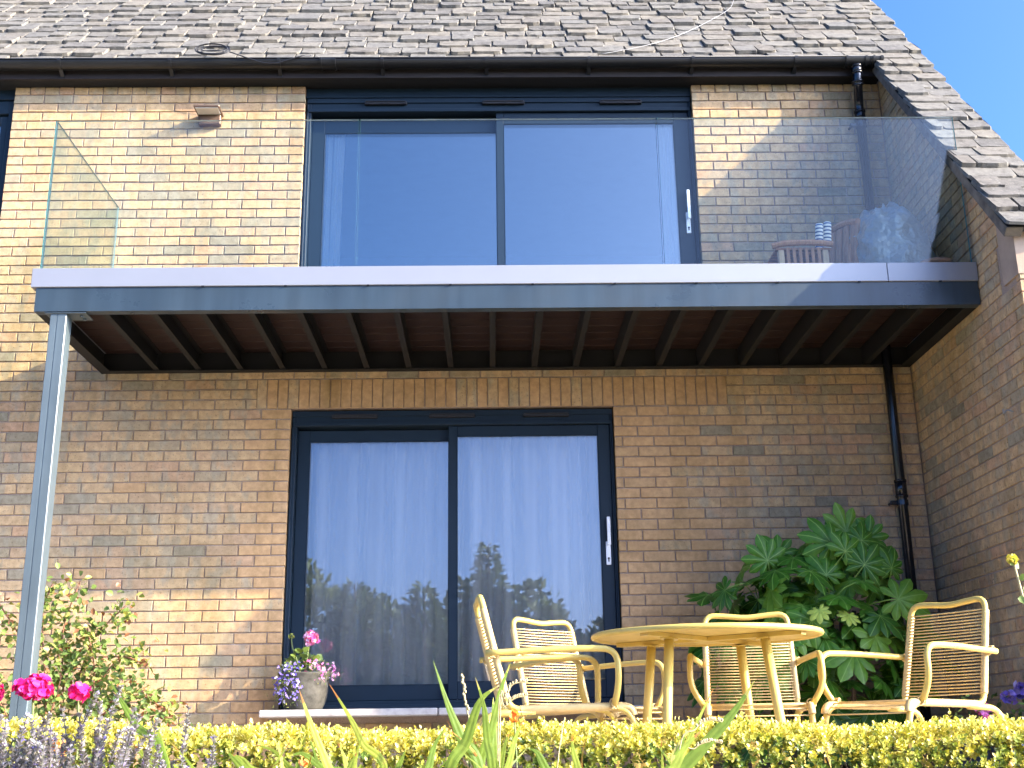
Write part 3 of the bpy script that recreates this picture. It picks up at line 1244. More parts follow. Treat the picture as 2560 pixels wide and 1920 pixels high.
# rooms behind the glass
def room(x0, x1, z0, z1, y0=.21, y1=3.4, mt='room'):
    m_ = MB()
    V = [(x0, y0, z0), (x1, y0, z0), (x1, y1, z0), (x0, y1, z0), (x0, y0, z1), (x1, y0, z1), (x1, y1, z1), (x0, y1, z1)]
    m_.add(V, [(0, 1, 2, 3), (4, 7, 6, 5), (1, 5, 6, 2), (2, 6, 7, 3), (3, 7, 4, 0)])
    m_.obj('room_lining', M[mt], house)
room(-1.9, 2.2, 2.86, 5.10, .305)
room(-1.9, 1.4, .36, 2.62, .305, 2.2, 'room_light')
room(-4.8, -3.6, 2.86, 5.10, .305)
mb = MB()
V = [(-5.6, .31, -1.29), (3.36, .31, -1.29), (3.36, 7.2, -1.29), (-5.6, 7.2, -1.29)]
mb.box(-5.6, 3.36, 3.62, 3.9, -1.29, 9.2)
mb.box(-5.6, -5.35, .302, 3.61, -1.29, 5.3)
mb.obj('rear_wall', M['mortar'], house)
mb = MB()
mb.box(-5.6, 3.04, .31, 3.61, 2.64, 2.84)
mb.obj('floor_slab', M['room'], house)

# curtains --------------------------------------------------------------------
def curtain(x0, x1, z0, z1, y, folds, lab, grp=None, taper=0.0):
    m_ = MB()
    nx, nz = int((x1 - x0) * 90) + 12, 14
    ph = [rnd.uniform(0, 6.28) for _ in range(3)]
    V = []
    for k in range(nz + 1):
        z = z0 + (z1 - z0) * k / nz
        tq = 1 - k / nz
        for i in range(nx + 1):
            f = i / nx
            x = x0 + (x1 - x0) * f - taper * f * math.sin(math.pi * min(1, tq * .8))
            a = f * folds * 6.283
            amp = (.050 + .012 * tq) * (.55 + .45 * math.sin(a * .23 + ph[1]) ** 2)
            yy = y + amp * math.sin(a + .6 * math.sin(a * .37 + ph[0])) + .016 * math.sin(a * 1.7 + ph[1] + tq) + .010 * math.sin(a * .31 + ph[2])
            V.append((x, yy, z))
    m_.add(V, [(k * (nx + 1) + i, k * (nx + 1) + i + 1, (k + 1) * (nx + 1) + i + 1, (k + 1) * (nx + 1) + i) for k in range(nz) for i in range(nx)])
    o = m_.obj('curtain', M['voile'], None, True)
    tag(o, lab, 'curtain', grp)
    return o


curtain(-1.405, .86, .46, 2.44, .285, 12, 'white voile curtain hanging in folds across the whole lower sliding door')
curtain(-1.40, -1.135, 3.02, 4.95, .225, 3.2, 'narrow white curtain gathered at the left of the upper sliding door', None, .02)
curtain(1.335, 1.58, 3.02, 4.95, .225, 3, 'narrow white curtain gathered at the right of the upper sliding door, by the handle')
curtain(-4.7, -3.72, 3.0, 4.95, .275, 9, 'pale curtain behind the dark window frame at the far upper left')
# ------------------------------------------------------------------ the balcony
BX0, BX1, BY = -2.808, 3.066, -1.320
bal = thing('balcony', 'steel framed balcony with frameless glass balustrade on the brick wall', 'balcony')
mb = MB()
mb.box(-2.840, 2.499, BY - .012, BY + .07, 2.928, 3.053, .003)
mb.obj('trim_band', M['trim'], bal)
mb = MB()
mb.box(2.501, BX1 + .004, BY - .012, BY + .07, 2.928, 3.053, .003)
mb.obj('trim_band', M['trim'], bal)
mb = MB()
mb.box(-2.840, -2.765, BY + .072, -.004, 2.928, 3.053, .003)
mb.obj('trim_band', M['trim'], bal)
mb = MB()
mb.box(BX0, BX1, BY, BY + .010, 2.772, 2.926)
mb.box(BX0, BX1, BY + .0105, BY + .068, 2.7725, 2.780)
mb.obj('front_beam', M['beam'], bal)
for (xa, xb, xc) in ((BX0, BX0 + .01, BX0 + .075), (BX1 - .01, BX1, BX1 - .075)):
    mb = MB()
    mb.box(xa, xb, BY + .012, -.006, 2.773, 2.926)
    lo, hi = min(xb, xc), max(xb, xc)
    if xc < xa:
        lo, hi = xc, xa - .0005
    else:
        lo = xb + .0005
    mb.box(lo, hi, BY + .070, -.07, 2.7735, 2.781)
    mb.obj('side_beam', M['joist'], bal)
mb = MB()
mb.box(BX0 + .012, BX1 - .012, -.016, -.006, 2.774, 2.924, mi=1)  # ledger web, shade put into its colour
mb.box(BX0 + .012, BX1 - .012, -.068, -.0165, 2.7742, 2.781)
mb.obj('ledger', [M['joist'], M['ledger']], bal)
mb = MB()
mb.box(-.020, .020, BY + .069, -.069, 2.783, 2.788)
mb.box(-.020, -.014, BY + .014, -.018, 2.7885, 2.918, mi=1)  # joist web, painted darker than its flange as if in shade
mb.box(-.019, .020, BY + .014, -.018, 2.9185, 2.922)
mb.tube([(0, BY + .09, 2.785), (0, BY + .09, 2.778)], .006, 6)
jm = mb.mesh('joist', [M['joist'], M['ledger']])
for k in range(18):
    x = -2.40 + .302 * k
    if x < BX1 - .06:
        link('joist', jm, bal, (x, 0, 0))
y = BY + .065
k = 0
while y < -.03:
    mb = MB()
    mb.box(BX0 + .02, BX1 - .015, y, min(y + .137, -.008), 2.925, 2.948, .003)
    mb.obj('deck_board', M['deck'], bal)
    y += .1425
mb = MB()
mb.box(-.008, .008, BY - .0145, BY - .004, 2.923, 2.929)
clip_me = mb.mesh('trim_clip', M['black'])
for k in range(10):
    link('trim_clip', clip_me, bal, (-1.78 + .512 * k, 0, 0))
GZ0, GZ1 = 2.95, 4.088
def pane(x0, x1, y0, y1, side=False):
    m_ = MB()
    zA, zB = GZ0, GZ1
    V = [(x0, y0, zA), (x1, y0, zA), (x1, y1, zA), (x0, y1, zA), (x0, y0, zB), (x1, y0, zB), (x1, y1, zB), (x0, y1, zB)]
    fs = [(3, 2, 1, 0), (4, 5, 6, 7), (0, 1, 5, 4), (1, 2, 6, 5), (2, 3, 7, 6), (3, 0, 4, 7)]
    front = {2, 4} if (x1 - x0) > (y1 - y0) else {3, 5}
    for i, f in enumerate(fs):
        m_.add(V, [f], mi=0 if i in front else (1 if side else (2 if i == 1 else 1)))
    m_.obj('glass_panel', [M['sideglass' if side else 'balglass'], M['gedge_side'] if side else M['gedge'], M['gedge_lite']], bal)
GY = BY + .005
pane(-2.800, -.842, GY, GY + .0175)
pane(-.832, 1.094, GY, GY + .0175)
pane(1.104, 3.050, GY, GY + .0175)
pane(-2.800, -2.790, GY + .019, -.006, True)
# post
mb = MB()
mb.box(-2.712, -2.612, -1.300, -1.200, 0.0, 2.762, .004)
mb.box(-2.708, -2.672, -1.3025, -1.299, 0.0, 2.760)
mb.box(-2.664, -2.616, -1.3025, -1.299, 0.0, 2.760)
post = mb.obj('post', M['post'], bal)
mb = MB()
mb.box(-2.745, -2.49, -1.312, -1.175, 2.762, 2.7705, .002)
mb.tube([(-2.53, -1.265, 2.763), (-2.53, -1.265, 2.751)], .011, 6)
mb.tube([(-2.53, -1.21, 2.763), (-2.53, -1.21, 2.751)], .011, 6)
mb.obj('cap_plate', M['post'], post)
mb = MB()
mb.box(-2.77, -2.555, -1.36, -1.14, 0.0, .012, .002)
mb.obj('base_plate', M['post'], post)

# things on the balcony ---------------------------------------------------------
DZ = 2.948
def slat_chair(name, lab, x, y, rz, lean, h, w, n, mat, grp):
    t = thing(name, lab, 'folded chair', (x, y, DZ), rz, grp)
    dx, dy = math.tan(lean), 0
    def P(a, z, o=0.0):
        return (a, z * dx + o, z)
    for s in (-1, 1):
        m_ = MB()
        m_.tube([P(s * w / 2, 0), P(s * w / 2, h * .6), P(s * w / 2, h, .01)], .017, 6)
        m_.obj('upright', mat, t)
        m_ = MB()
        m_.tube([P(s * (w / 2 - .035), .02, -.035), P(s * (w / 2 - .035), h * .72, -.035)], .014, 6)
        m_.obj('folded_leg', mat, t)
    m_ = MB()
    m_.tube(spline([P(-w / 2 - .01, h - .02), P(-w / 4, h + .012), P(0, h + .02), P(w / 4, h + .012), P(w / 2 + .01, h - .02)], 4), .024, 7)
    m_.obj('top_rail', M['teak'], t)
    for k in range(n):
        a = -w / 2 + w * (k + .5) / n
        m_ = MB()
        V = [P(a - w / n * .36, .12, -.006), P(a + w / n * .36, .12, -.006), P(a + w / n * .36, h - .01, -.006), P(a - w / n * .36, h - .01, -.006)]
        V += [(q[0], q[1] + .016, q[2]) for q in V]
        m_.add(V, [(0, 1, 2, 3), (7, 6, 5, 4), (0, 4, 5, 1), (1, 5, 6, 2), (2, 6, 7, 3), (3, 7, 4, 0)])
        m_.obj('slat', mat, t)
    m_ = MB()
    m_.tube([P(-w / 2, .10), P(w / 2, .10)], .013, 6)
    m_.obj('lower_rail', mat, t)
    return t
G_ = 'folded wooden chairs stacked on the balcony'
slat_chair('folded_chair', 'leftmost folded wooden chair on the balcony, showing its red brown slats', 2.36, -.63, R(-62), R(8), .66, .40, 6, M['teak'], G_)
slat_chair('folded_chair', 'middle folded wooden chair, pale upright beside the red brown one on the balcony', 2.455, -.64, R(-66), R(10), .60, .38, 5, M['palewood'], G_)
slat_chair('folded_chair', 'rightmost folded wooden chair leaning against the silver cover on the balcony', 2.545, -.66, R(-70), R(13), .60, .36, 5, M['palewood'], G_)
t = thing('wooden_bench', 'low wooden slatted seat on the balcony under two striped rolls', 'bench', (2.12, -.70, DZ))
for s in (-.15, .15):
    for yy in (-.13, .13):
        mb = MB()
        mb.box(s - .02, s + .02, yy - .02, yy + .02, 0, .40, .004)
        mb.obj('leg', M['palewood'], t)
mb = MB()
mb.tube(spline([(-.21, -.15, .425), (-.12, -.165, .44), (.06, -.165, .445), (.20, -.15, .44)], 5), .022, 8)
mb.obj('front_rail', M['teak'], t)
for k in range(5):
    mb = MB()
    mb.box(-.18, .20, -.12 + .058 * k, -.075 + .058 * k, .41, .430, .003)
    mb.obj('seat_slat', M['teak'], t)
for k in range(6):
    mb = MB()
    mb.box(-.115 + .042 * k, -.095 + .042 * k, -.155, -.140, .12, .415)
    mb.obj('spindle', M['teak'], t)
for x, z, lab in ((2.262, .0, 'left of the two blue and white striped fabric rolls on the balcony bench'), (2.318, .012, 'right of the two striped fabric rolls, against the folded wooden chairs')):
    mb = MB()
    mb.lathe([(0, 0), (.018, .0), (.026, .006), (.028, .03), (.028, .18), (.025, .20), (.010, .203), (0, .197)], n=14)
    o = mb.obj('striped_roll', M['stripe'], None, True, (x, -.735, DZ + .432 + z))
    o.rotation_euler = (R(4), R(4), 0)
    tag(o, lab, 'fabric roll', 'striped rolls on the balcony bench')
# silver cover
mb = MB()
nu, nv = 46, 22
V = []
import mathutils.noise as mn
for j in range(nv + 1):
    for i in range(nu + 1):
        a = 2 * math.pi * i / nu
        f = j / nv
        r = math.sin(min(1, f * 1.18) * math.pi / 2) ** .8
        z = .72 * (1 - f ** 2.2)
        x, y = .275 * r * math.cos(a), .30 * r * math.sin(a)
        z += .05 * math.sin(3 * a) * f * (1 - f)
        if x > .08:
            z *= 1 - .65 * (x - .08)
        q = Vector((math.cos(a) * 1.2, math.sin(a) * 1.2, f * 3))
        d = mn.noise(q * 1.7) * .08 + abs(mn.noise(q * 3.3 + Vector((3, 1, 0)))) * .09 - abs(mn.noise(q * 6.0)) * .035
        V.append((x * (1 + d * 2.4), y * (1 + d * 2.4), max(.004, z + d * (1 - f))))
mb.add(V, [(j * (nu + 1) + i, (j + 1) * (nu + 1) + i, (j + 1) * (nu + 1) + i + 1, j * (nu + 1) + i + 1) for j in range(nv) for i in range(nu)])
o = mb.obj('tarpaulin_cover', M['tarp'], None, True, (2.755, -.70, DZ))
tag(o, 'crumpled silver grey plastic cover over a lump at the balcony corner', 'cover')
mb = MB()
mb.lathe([(0, 0), (.07, 0), (.085, .02), (.10, .15), (.11, .155), (.11, .18), (.095, .18), (.09, .15), (0, .145)], n=18)
o = mb.obj('terracotta_pot', M['terracotta'], None, True, (2.885, -1.13, DZ))
tag(o, 'small terracotta pot beside the silver cover on the balcony', 'pot')

# lamp, cables -------------------------------------------------------------------
t = thing('wall_lamp', 'square bronze wall lamp on the upper brickwork', 'lamp', (-2.145, 0, 4.80))
mb = MB()
mb.box(-.085, .085, -.050, -.002, -.035, .045, .004)
mb.obj('lamp_body', M['bronze'], t)
mb = MB()
mb.box(-.098, .098, -.165, -.003, .048, .066, .004)
mb.obj('lamp_head', M['bronze'], t)
mb = MB()
mb.box(-.085, .085, -.155, -.055, .043, .0478)
mb.obj('diffuser', M['diffuser'], t)

mb = MB()
for k in range(7):
    r = .085 + rnd.uniform(-.012, .03)
    cx, cz = rnd.uniform(-.02, .02), rnd.uniform(-.01, .02)
    tl = rnd.uniform(.2, .75)
    pts = []
    for i in range(25):
        a = 2 * math.pi * i / 24
        pts.append((cx + r * 1.15 * math.cos(a), -.03 + .07 * math.sin(a) * tl, .055 + cz + r * .55 * math.sin(a)))
    mb.tube(pts, .0035, 5)
o = mb.obj('cable_coil', M['cable'], None, True, (-2.10, -.20, 5.235))
tag(o, 'tangled coil of black cable lying in the gutter under the slates', 'cable')
mb = MB()
mb.tube(spline([(-2.02, -.225, 5.30), (-1.93, -.245, 5.255), (-1.83, -.248, 5.215), (-1.72, -.246, 5.178), (-1.62, -.246, 5.172), (-1.52, -.248, 5.20), (-1.42, -.244, 5.235), (-1.36, -.20, 5.265)], 6), .0045, 6)
o = mb.obj('loose_cable', M['cable'], None, True)
tag(o, 'loop of loose black cable hanging over the front of the gutter', 'cable')
mb = MB()
mb.tube(spline([rp(x_, s__, .058) for x_, s__ in ((.88, -.27), (1.27, -.05), (1.60, .25), (1.99, .76), (2.13, 1.05), (2.21, 1.5), (2.20, 2.2))], 8), .0024, 6)
o = mb.obj('roof_wire', M['wire'], None, True)
tag(o, 'thin grey wire running up across the stone slates', 'wire')
mb = MB()
mb.tube(spline([(3.048, -1.60, 2.00), (3.01, -1.60, 2.01), (2.99, -1.60, 1.99), (2.985, -1.61, 2.015)], 4), .005, 6)
o = mb.obj('wall_hook', M['wire'], None, True)
tag(o, 'small bent hook sticking out of the side wall brickwork', 'hook')

# ------------------------------------------------------------------ garden furniture
CH_L = 'cord garden armchairs round the table'
def make_chair(lab):
    t = thing('garden_chair', lab, 'chair', group=CH_L)
    hw = .232
    half = [(-.252, -.350, 0), (-.246, -.345, .350), (-hw, .218, .340), (-.222, .345, .850)]
    top = [(-.10, .350, .842), (0, .350, .830), (.10, .350, .842)]
    pts = half + top + [(-x, y, z) for x, y, z in reversed(half)]
    m_ = MB()
    m_.tube(rounded(pts, [.11, .055, .085, .05, .08, .05, .085, .055, .11], 6), .0148, 10)
    m_.obj('frame', M['yellow'], t, True)
    for s in (-1, 1):
        m_ = MB()
        m_.tube(rounded([(s * hw, .10, .331), (s * hw, .345, .324), (s * .25, .352, 0)], .10, 7), .0145, 10)
        m_.obj('leg', M['yellow'], t, True)
        m_ = MB()
        m_.tube(rounded([(s * .258, .325, .588), (s * .268, .20, .592), (s * .306, -.05, .602), (s * .318, -.268, .600), (s * .322, -.270, .45), (s * .258, -.255, .350)], [.1, .1, .10, .09], 7), .0148, 10)
        m_.obj('arm', M['yellow'], t, True)
        # wound cord round the tubes
        m_ = MB()
        a, b = Vector((s * hw, .230, .39)), Vector((s * .2235, .333, .79))
        n = 96
        m_.tube([a.lerp(b, i / n) for i in range(n + 1)], [.0182 if i % 2 else .0162 for i in range(n + 1)], 8)
        a, b = Vector((s * .244, -.24, .349)), Vector((s * hw, .17, .3415))
        m_.tube([a.lerp(b, i / n) for i in range(n + 1)], [.0185 if i % 2 else .0165 for i in range(n + 1)], 8)
        cv = rounded([(s * .244, -.24, .349), (s * .246, -.345, .350), (s * .25, -.348, .22)], .11, 34)[:32]
        m_.tube(cv, [.0185 if i % 2 else .0165 for i in range(len(cv))], 8)
        m_.obj('cord_wrap', M['cream'], t, True)
        # knots at the arm joints
        for c in ((s * .245, .29, .59), (s * .255, -.252, .36)):
            m_ = MB()
            for q in range(3):
                m_.tube([(c[0] + .022 * math.cos(w_), c[1] + .012 * math.sin(w_) + .006 * (q - 1), c[2] + .022 * math.sin(w_ + q)) for w_ in [k * .6283 for k in range(11)]], .0032, 5)
            m_.obj('knot', M['cream'], t, True)
    for y_, z_ in ((-.350, .20), (.352, .19)):
        m_ = MB()
        m_.tube([(-.25, y_, z_), (.25, y_, z_)], .012, 8)
        m_.obj('stretcher', M['yellow'], t, True)
    m_ = MB()
    m_.tube([(-.235, 0, 0), (-.08, .002, -.001), (.08, .002, -.001), (.235, 0, 0)], .0038, 6)
    cm = m_.mesh('cord', M['cream'], True)
    n = 27
    for k in range(n):
        f = k / (n - 1)
        o = link('cord', cm, t, (0, .232 + .101 * f - .012, .392 + .400 * f))
        o.rotation_euler = (0, R(rnd.uniform(-.35, .35)), R(rnd.uniform(-.3, .3)))
    for k in range(25):
        f = k / 24
        link('cord', cm, t, (0, -.25 + .43 * f, .362 - .009 * f)).scale = (1.03, 1, 1)
    for a in (.35, .75, 1.15):
        link('cord', cm, t, (0, -.265 - .082 * math.sin(a), .264 + .098 * math.cos(a))).scale = (1.04, 1, 1)
    return t
def rot_tree_place(o, x, y, rz):
    o.location = (x, y, 0.0)
    o.rotation_euler = (0, 0, rz)
ch = make_chair('cord garden armchair left of the table, seen from its side')
rot_tree_place(ch, .275, -2.455, R(93.5))
spots = [(.50, -1.70, R(41), 'cord garden armchair in front of the glass door, turned towards the table'),
         (1.335, -1.98, R(-9), 'cord garden armchair behind the yellow table, facing the camera'),
         (2.015, -2.36, R(-58), 'cord garden armchair at the right of the table beside the petunias')]
for x, y, rz, lab in spots:
    c = copy_tree(ch)
    c['label'] = lab
    rot_tree_place(c, x, y, rz)

TX, TY = 1.017, -2.47
t = thing('garden_table', 'round mustard yellow garden table on four splayed legs', 'table', (TX, TY, 0))
mb = MB()
mb.lathe([(0, .668), (.527, .668), (.530, .672), (.530, .684), (.527, .687), (0, .690)], n=56)
mb.obj('table_top', M['yellow'], t)
mb = MB()
pts = [(.535 * math.cos(2 * math.pi * k / 56), .535 * math.sin(2 * math.pi * k / 56), .673) for k in range(57)]
mb.tube(pts, .0138, 8, False)
mb.obj('rim', M['yellow'], t, True)
for a in (R(48), R(138)):
    mb = MB()
    c, s_ = math.cos(a), math.sin(a)
    w = .022
    V = []
    for z in (.648, .667):
        for (l, q) in ((-.512, -w), (.512, -w), (.512, w), (-.512, w)):
            V.append((l * c - q * s_, l * s_ + q * c, z if a < 1 else z - .0008))
    mb.add(V, [(3, 2, 1, 0), (4, 5, 6, 7), (0, 1, 5, 4), (1, 2, 6, 5), (2, 3, 7, 6), (3, 0, 4, 7)])
    mb.obj('cross_bar', M['yellow'], t)
for k in range(4):
    a = R(48 + 90 * k)
    c, s_ = math.cos(a), math.sin(a)
    mb = MB()
    mb.tube([(.315 * c, .315 * s_, .646), (.40 * c, .40 * s_, 0)], [.0225, .0215], 14)
    lg = mb.obj('leg', M['yellow'], t, True)
    mb = MB()
    mb.tube([(.315 * c, .315 * s_, .647), (.316 * c, .316 * s_, .640)], .042, 16)
    mb.obj('flange', M['yellow'], lg)

# ------------------------------------------------------------------ flower pot on the sill
PX, PY, PZ = -1.240, -.185, .4085
mb = MB()
mb.lathe([(0, 0), (.112, 0), (.117, .010), (.126, .03), (.140, .075), (.146, .12), (.146, .16), (.149, .19), (.160, .212), (.165, .220), (.163, .226), (.150, .226), (.146, .20), (0, .195)], n=40)
pot = mb.obj('flower_pot', M['pot'], None, True, (PX, PY, PZ))
pot.scale = (1.07, 1.07, 1.04)
tag(pot, 'weathered grey flower pot with a flared rim on the door sill', 'flower pot')
mb = MB()
mb.lathe([(0, .2), (.145, .198)], n=20)
mb.obj('soil', M['soil'], pot)


def petal_ball(name, c, r, n, mat, parent, tone=(.0, 1.0), size=.03, squash=.8, up=0.0):
    d = randdir(n)
    d[:, 2] = d[:, 2] * (1 - up) + up * np.abs(d[:, 2])
    P = np.array(c) + d * np.array([r, r, r * squash]) * nrng.uniform(.6, 1.0, (n, 1))
    D = np.cross(d, randdir(n)) + d * .35
    return leaf_cloud(name, P - D * size * .3, D, d, nrng.uniform(.8, 1.25, n) * size, nrng.uniform(.8, 1.1, n) * size, nrng.uniform(tone[0], tone[1], n), mat, parent, .22)


def round_leaves(name, c, r, n, mat, parent, size, tone=(0, 1), zmul=.7):
    d = randdir(n)
    d[:, 2] = np.abs(d[:, 2])
    P = np.array(c) + d * np.array([r, r, r * zmul])
    D = d + randdir(n) * .6
    U = d * .6 + np.array([0, -.3, .7]) + randdir(n) * .25
    return leaf_cloud(name, P - D * size * .2, D, U, nrng.uniform(.75, 1.2, n) * size, nrng.uniform(.85, 1.2, n) * size, nrng.uniform(tone[0], tone[1], n), mat, parent, .12)


def stems(name, paths, r, mat, parent):
    m_ = MB()
    for p in paths:
        m_.tube(spline(p, 4), r, 5)
    return m_.obj(name, mat, parent, True)


t = thing('geranium_plant', 'pink flowered geranium growing in the grey pot on the sill', 'plant', (PX, PY, PZ + .2))
stems('stem', [[(.0, .0, 0), (.01, .0, .12), (.03, -.005, .25)], [(-.02, 0, 0), (-.05, .01, .1), (-.09, .02, .20), (-.10, .02, .27)], [(.02, 0, 0), (.05, -.02, .08), (.06, -.03, .14)]], .0045, M['stem'], t)
round_leaves('leaves', (-.005, -.01, .06), .10, 46, M['rose'], t, .052, (.45, .88), 1.15)
petal_ball('flower_head', (.035, -.01, .262), .040, 70, M['pink'], t, (0, 1), .034, .95)
petal_ball('flower_buds', (-.10, .02, .275), .014, 14, M['rose'], t, (.85, .93), .02)

def lobelia(lab, base, pts, nfl, mat, tones, nleaf):
    t = thing('trailing_lobelia', lab, 'plant', base)
    pts = np.array(pts)
    idx = nrng.integers(0, len(pts), nfl)
    P = pts[idx] + nrng.normal(0, .018, (nfl, 3))
    Q = np.repeat(P, 4, 0)
    n = len(Q)
    face = np.repeat(nrng.normal(0, .5, (nfl, 3)) + np.array([.2, -1, .35]), 4, 0)
    D = np.cross(face, randdir(n))
    leaf_cloud('blossoms', Q, D, face, nrng.uniform(.010, .015, n), nrng.uniform(.008, .011, n), np.repeat(nrng.uniform(tones[0], tones[1], nfl), 4), mat, t, .15)
    idx = nrng.integers(0, len(pts), nleaf)
    P = pts[idx] + nrng.normal(0, .022, (nleaf, 3)) + np.array([0, .012, 0])
    leaf_cloud('foliage', P, randdir(nleaf) + np.array([0, -.2, -.4]), randdir(nleaf), nrng.uniform(.014, .028, nleaf), nrng.uniform(.003, .006, nleaf), nrng.uniform(.5, .95, nleaf), M['rose'], t, .1)
    return t
cas = []
for k in range(60):
    a = R(rnd.uniform(195, 268))
    f = rnd.random()
    rr = .10 + .075 * min(1, f * 2.0)
    cas.append((rr * math.cos(a) - .012, rr * math.sin(a) - .01, .085 - .235 * f ** 1.3))
lobelia('violet blue trailing lobelia spilling over the left of the grey pot', (PX, PY, PZ + .205), cas, 120, M['violet'], (.1, 1), 520)
cas = []
for k in range(40):
    a = R(rnd.uniform(-80, 20))
    f = rnd.random()
    rr = .08 + .12 * f
    cas.append((rr * math.cos(a) + .01, rr * math.sin(a) * .8, .07 - .05 * f + rnd.uniform(-.03, .03)))
lobelia('pink and lilac lobelia at the right rim of the grey pot', (PX, PY, PZ + .205), cas, 75, M['pink'], (.1, 1), 170)

# ------------------------------------------------------------------ large leaved shrub in the corner
def palm_leaf(seed, Rr):
    q = random.Random(seed)
    nl = q.choice((7, 8, 8, 9))
    m_ = MB()
    V, F, vein = [(0, 0, 0)], [], [1.0]
    span = R(q.uniform(265, 290))
    droop = q.uniform(.05, .5)
    L, I = [], []
    for k in range(nl):
        f = k / (nl - 1) - .5
        a = span * f
        L.append((a, Rr * (1.0 - .42 * abs(2 * f) ** 1.6) * q.uniform(.82, 1.12)))
    def put(a, r, lift=0.0, ve=0.0):
        x, y = r * math.sin(a), r * math.cos(a)
        z = -droop * (r / Rr) ** 2 * Rr * .55 + lift
        V.append((x, y, z))
        vein.append(ve)
        return len(V) - 1
    half = span / (nl - 1) / 2
    for k, (a, r) in enumerate(L):
        w = half
        n0 = put(a - w * 1.0, r * .40, -.05 * Rr)
        e0 = put(a - w * .93, r * .70, -.06 * Rr)
        e1 = put(a - w * .48, r * .87, -.05 * Rr)
        tip = put(a, r, -.012, 1.0)
        g1 = put(a + w * .48, r * .87, -.05 * Rr)
        g0 = put(a + w * .93, r * .70, -.06 * Rr)
        n1 = put(a + w * 1.0, r * .40, -.05 * Rr)
        m1 = put(a, r * .40, .03 * Rr, 1.0)
        m2 = put(a, r * .70, .02 * Rr, 1.0)
        F += [(0, n0, m1), (0, m1, n1), (n0, e0, m2, m1), (m1, m2, g0, n1), (e0, e1, tip, m2), (m2, tip, g1, g0)]
    # petiole
    m_.add(V, F)
    nv = len(V)
    m_.tube([(0, 0, -.002), (0, -.05, -.02), (0, -.12, -.08), (0, -.17, -.18)], .004, 5)
    vein += [1.0] * (len(m_.v) - nv)
    return m_, vein


PM = {}
def palm_mesh(v, tone):
    key = (v, round(tone, 1))
    if key not in PM:
        m_, vein = palm_leaf(50 + v, .185)
        m_.tone = [tone] * len(m_.f)
        me = m_.mesh('leaf', M['fatsia'], True)
        a = me.attributes.new('vein', 'FLOAT', 'POINT')
        a.data.foreach_set('value', vein)
        PM[key] = me
    return PM[key]


FX, FY = 2.13, -.56
t = thing('fatsia_shrub', 'large glossy green shrub with hand shaped leaves in the wall corner', 'shrub', (FX, FY, 0))
mb = MB()
for k in range(9):
    a = rnd.uniform(0, 6.28)
    rr = rnd.uniform(.15, .5)
    mb.tube(spline([(rr * .3 * math.cos(a), rr * .2 * math.sin(a), 0), (rr * .7 * math.cos(a), rr * .5 * math.sin(a), .45), (rr * math.cos(a), rr * .6 * math.sin(a), .95)], 4), .014, 6)
mb.obj('stems', M['bark'], t, True)
def leaf_at(p, nrm, yaw, tone, sc_=1.0):
    nrm = Vector(nrm).normalized()
    d = Vector((0, 0, -1)) if abs(nrm.z) < .97 else Vector((0, -1, 0))
    d = (d - nrm * d.dot(nrm)).normalized()
    d = Matrix.Rotation(yaw, 3, nrm) @ d
    x = d.cross(nrm)
    mt = Matrix((x, d, nrm)).transposed().to_4x4() @ Matrix.Scale(sc_, 4)
    mt.translation = Vector(p)
    o = link('leaf', palm_mesh(rnd.randrange(6), tone), t)
    o.matrix_basis = mt
cnt = 0
tries = 0
LP = []
while cnt < 104 and tries < 20000:
    tries += 1
    u = rnd.uniform(-1, 1)
    el = rnd.uniform(-.35, 1.45)
    az = R(rnd.uniform(175, 365))
    d = Vector((math.cos(az) * math.cos(el), math.sin(az) * math.cos(el), math.sin(el)))
    rad = rnd.uniform(.70, 1.10)
    p = Vector((.76 * d.x * rad - .04, .42 * d.y * rad, .68 + (.70 + .08 * math.sin(d.x * 5)) * d.z * rad))
    if p.z < .10 or p.y > .30 or p.x > .70:
        continue
    if any((p - q).length < .105 for q in LP):
        continue
    LP.append(p)
    nrm = Vector((d.x * .75 + rnd.gauss(0, .38), d.y * .6 - .25 + rnd.gauss(0, .3), .62 + rnd.uniform(-.45, .5)))
    if p.z > 1.15 and rnd.random() < .6:
        nrm = Vector((d.x * .3 + rnd.gauss(0, .2), -1.0, rnd.uniform(-.1, .25)))
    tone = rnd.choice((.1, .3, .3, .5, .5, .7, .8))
    leaf_at(p, nrm, (math.pi if p.z > 1.15 and nrm.y < -.8 else 0) + rnd.gauss(0, .7), tone, rnd.uniform(.75, 1.18))
    cnt += 1
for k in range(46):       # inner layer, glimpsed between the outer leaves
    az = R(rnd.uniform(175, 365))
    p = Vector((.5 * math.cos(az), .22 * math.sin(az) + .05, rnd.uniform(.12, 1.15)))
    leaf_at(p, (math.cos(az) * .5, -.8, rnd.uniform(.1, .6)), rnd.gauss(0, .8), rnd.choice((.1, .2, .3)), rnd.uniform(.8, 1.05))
for p, nr, yw in (((-.16, -.46, .93), (-.2, -.8, .5), .3), ((.02, -.45, .90), (.2, -.7, .6), -.4)):
    leaf_at(p, nr, yw, .92, .5)  # pale tone paints in sunlight coming through these two leaves

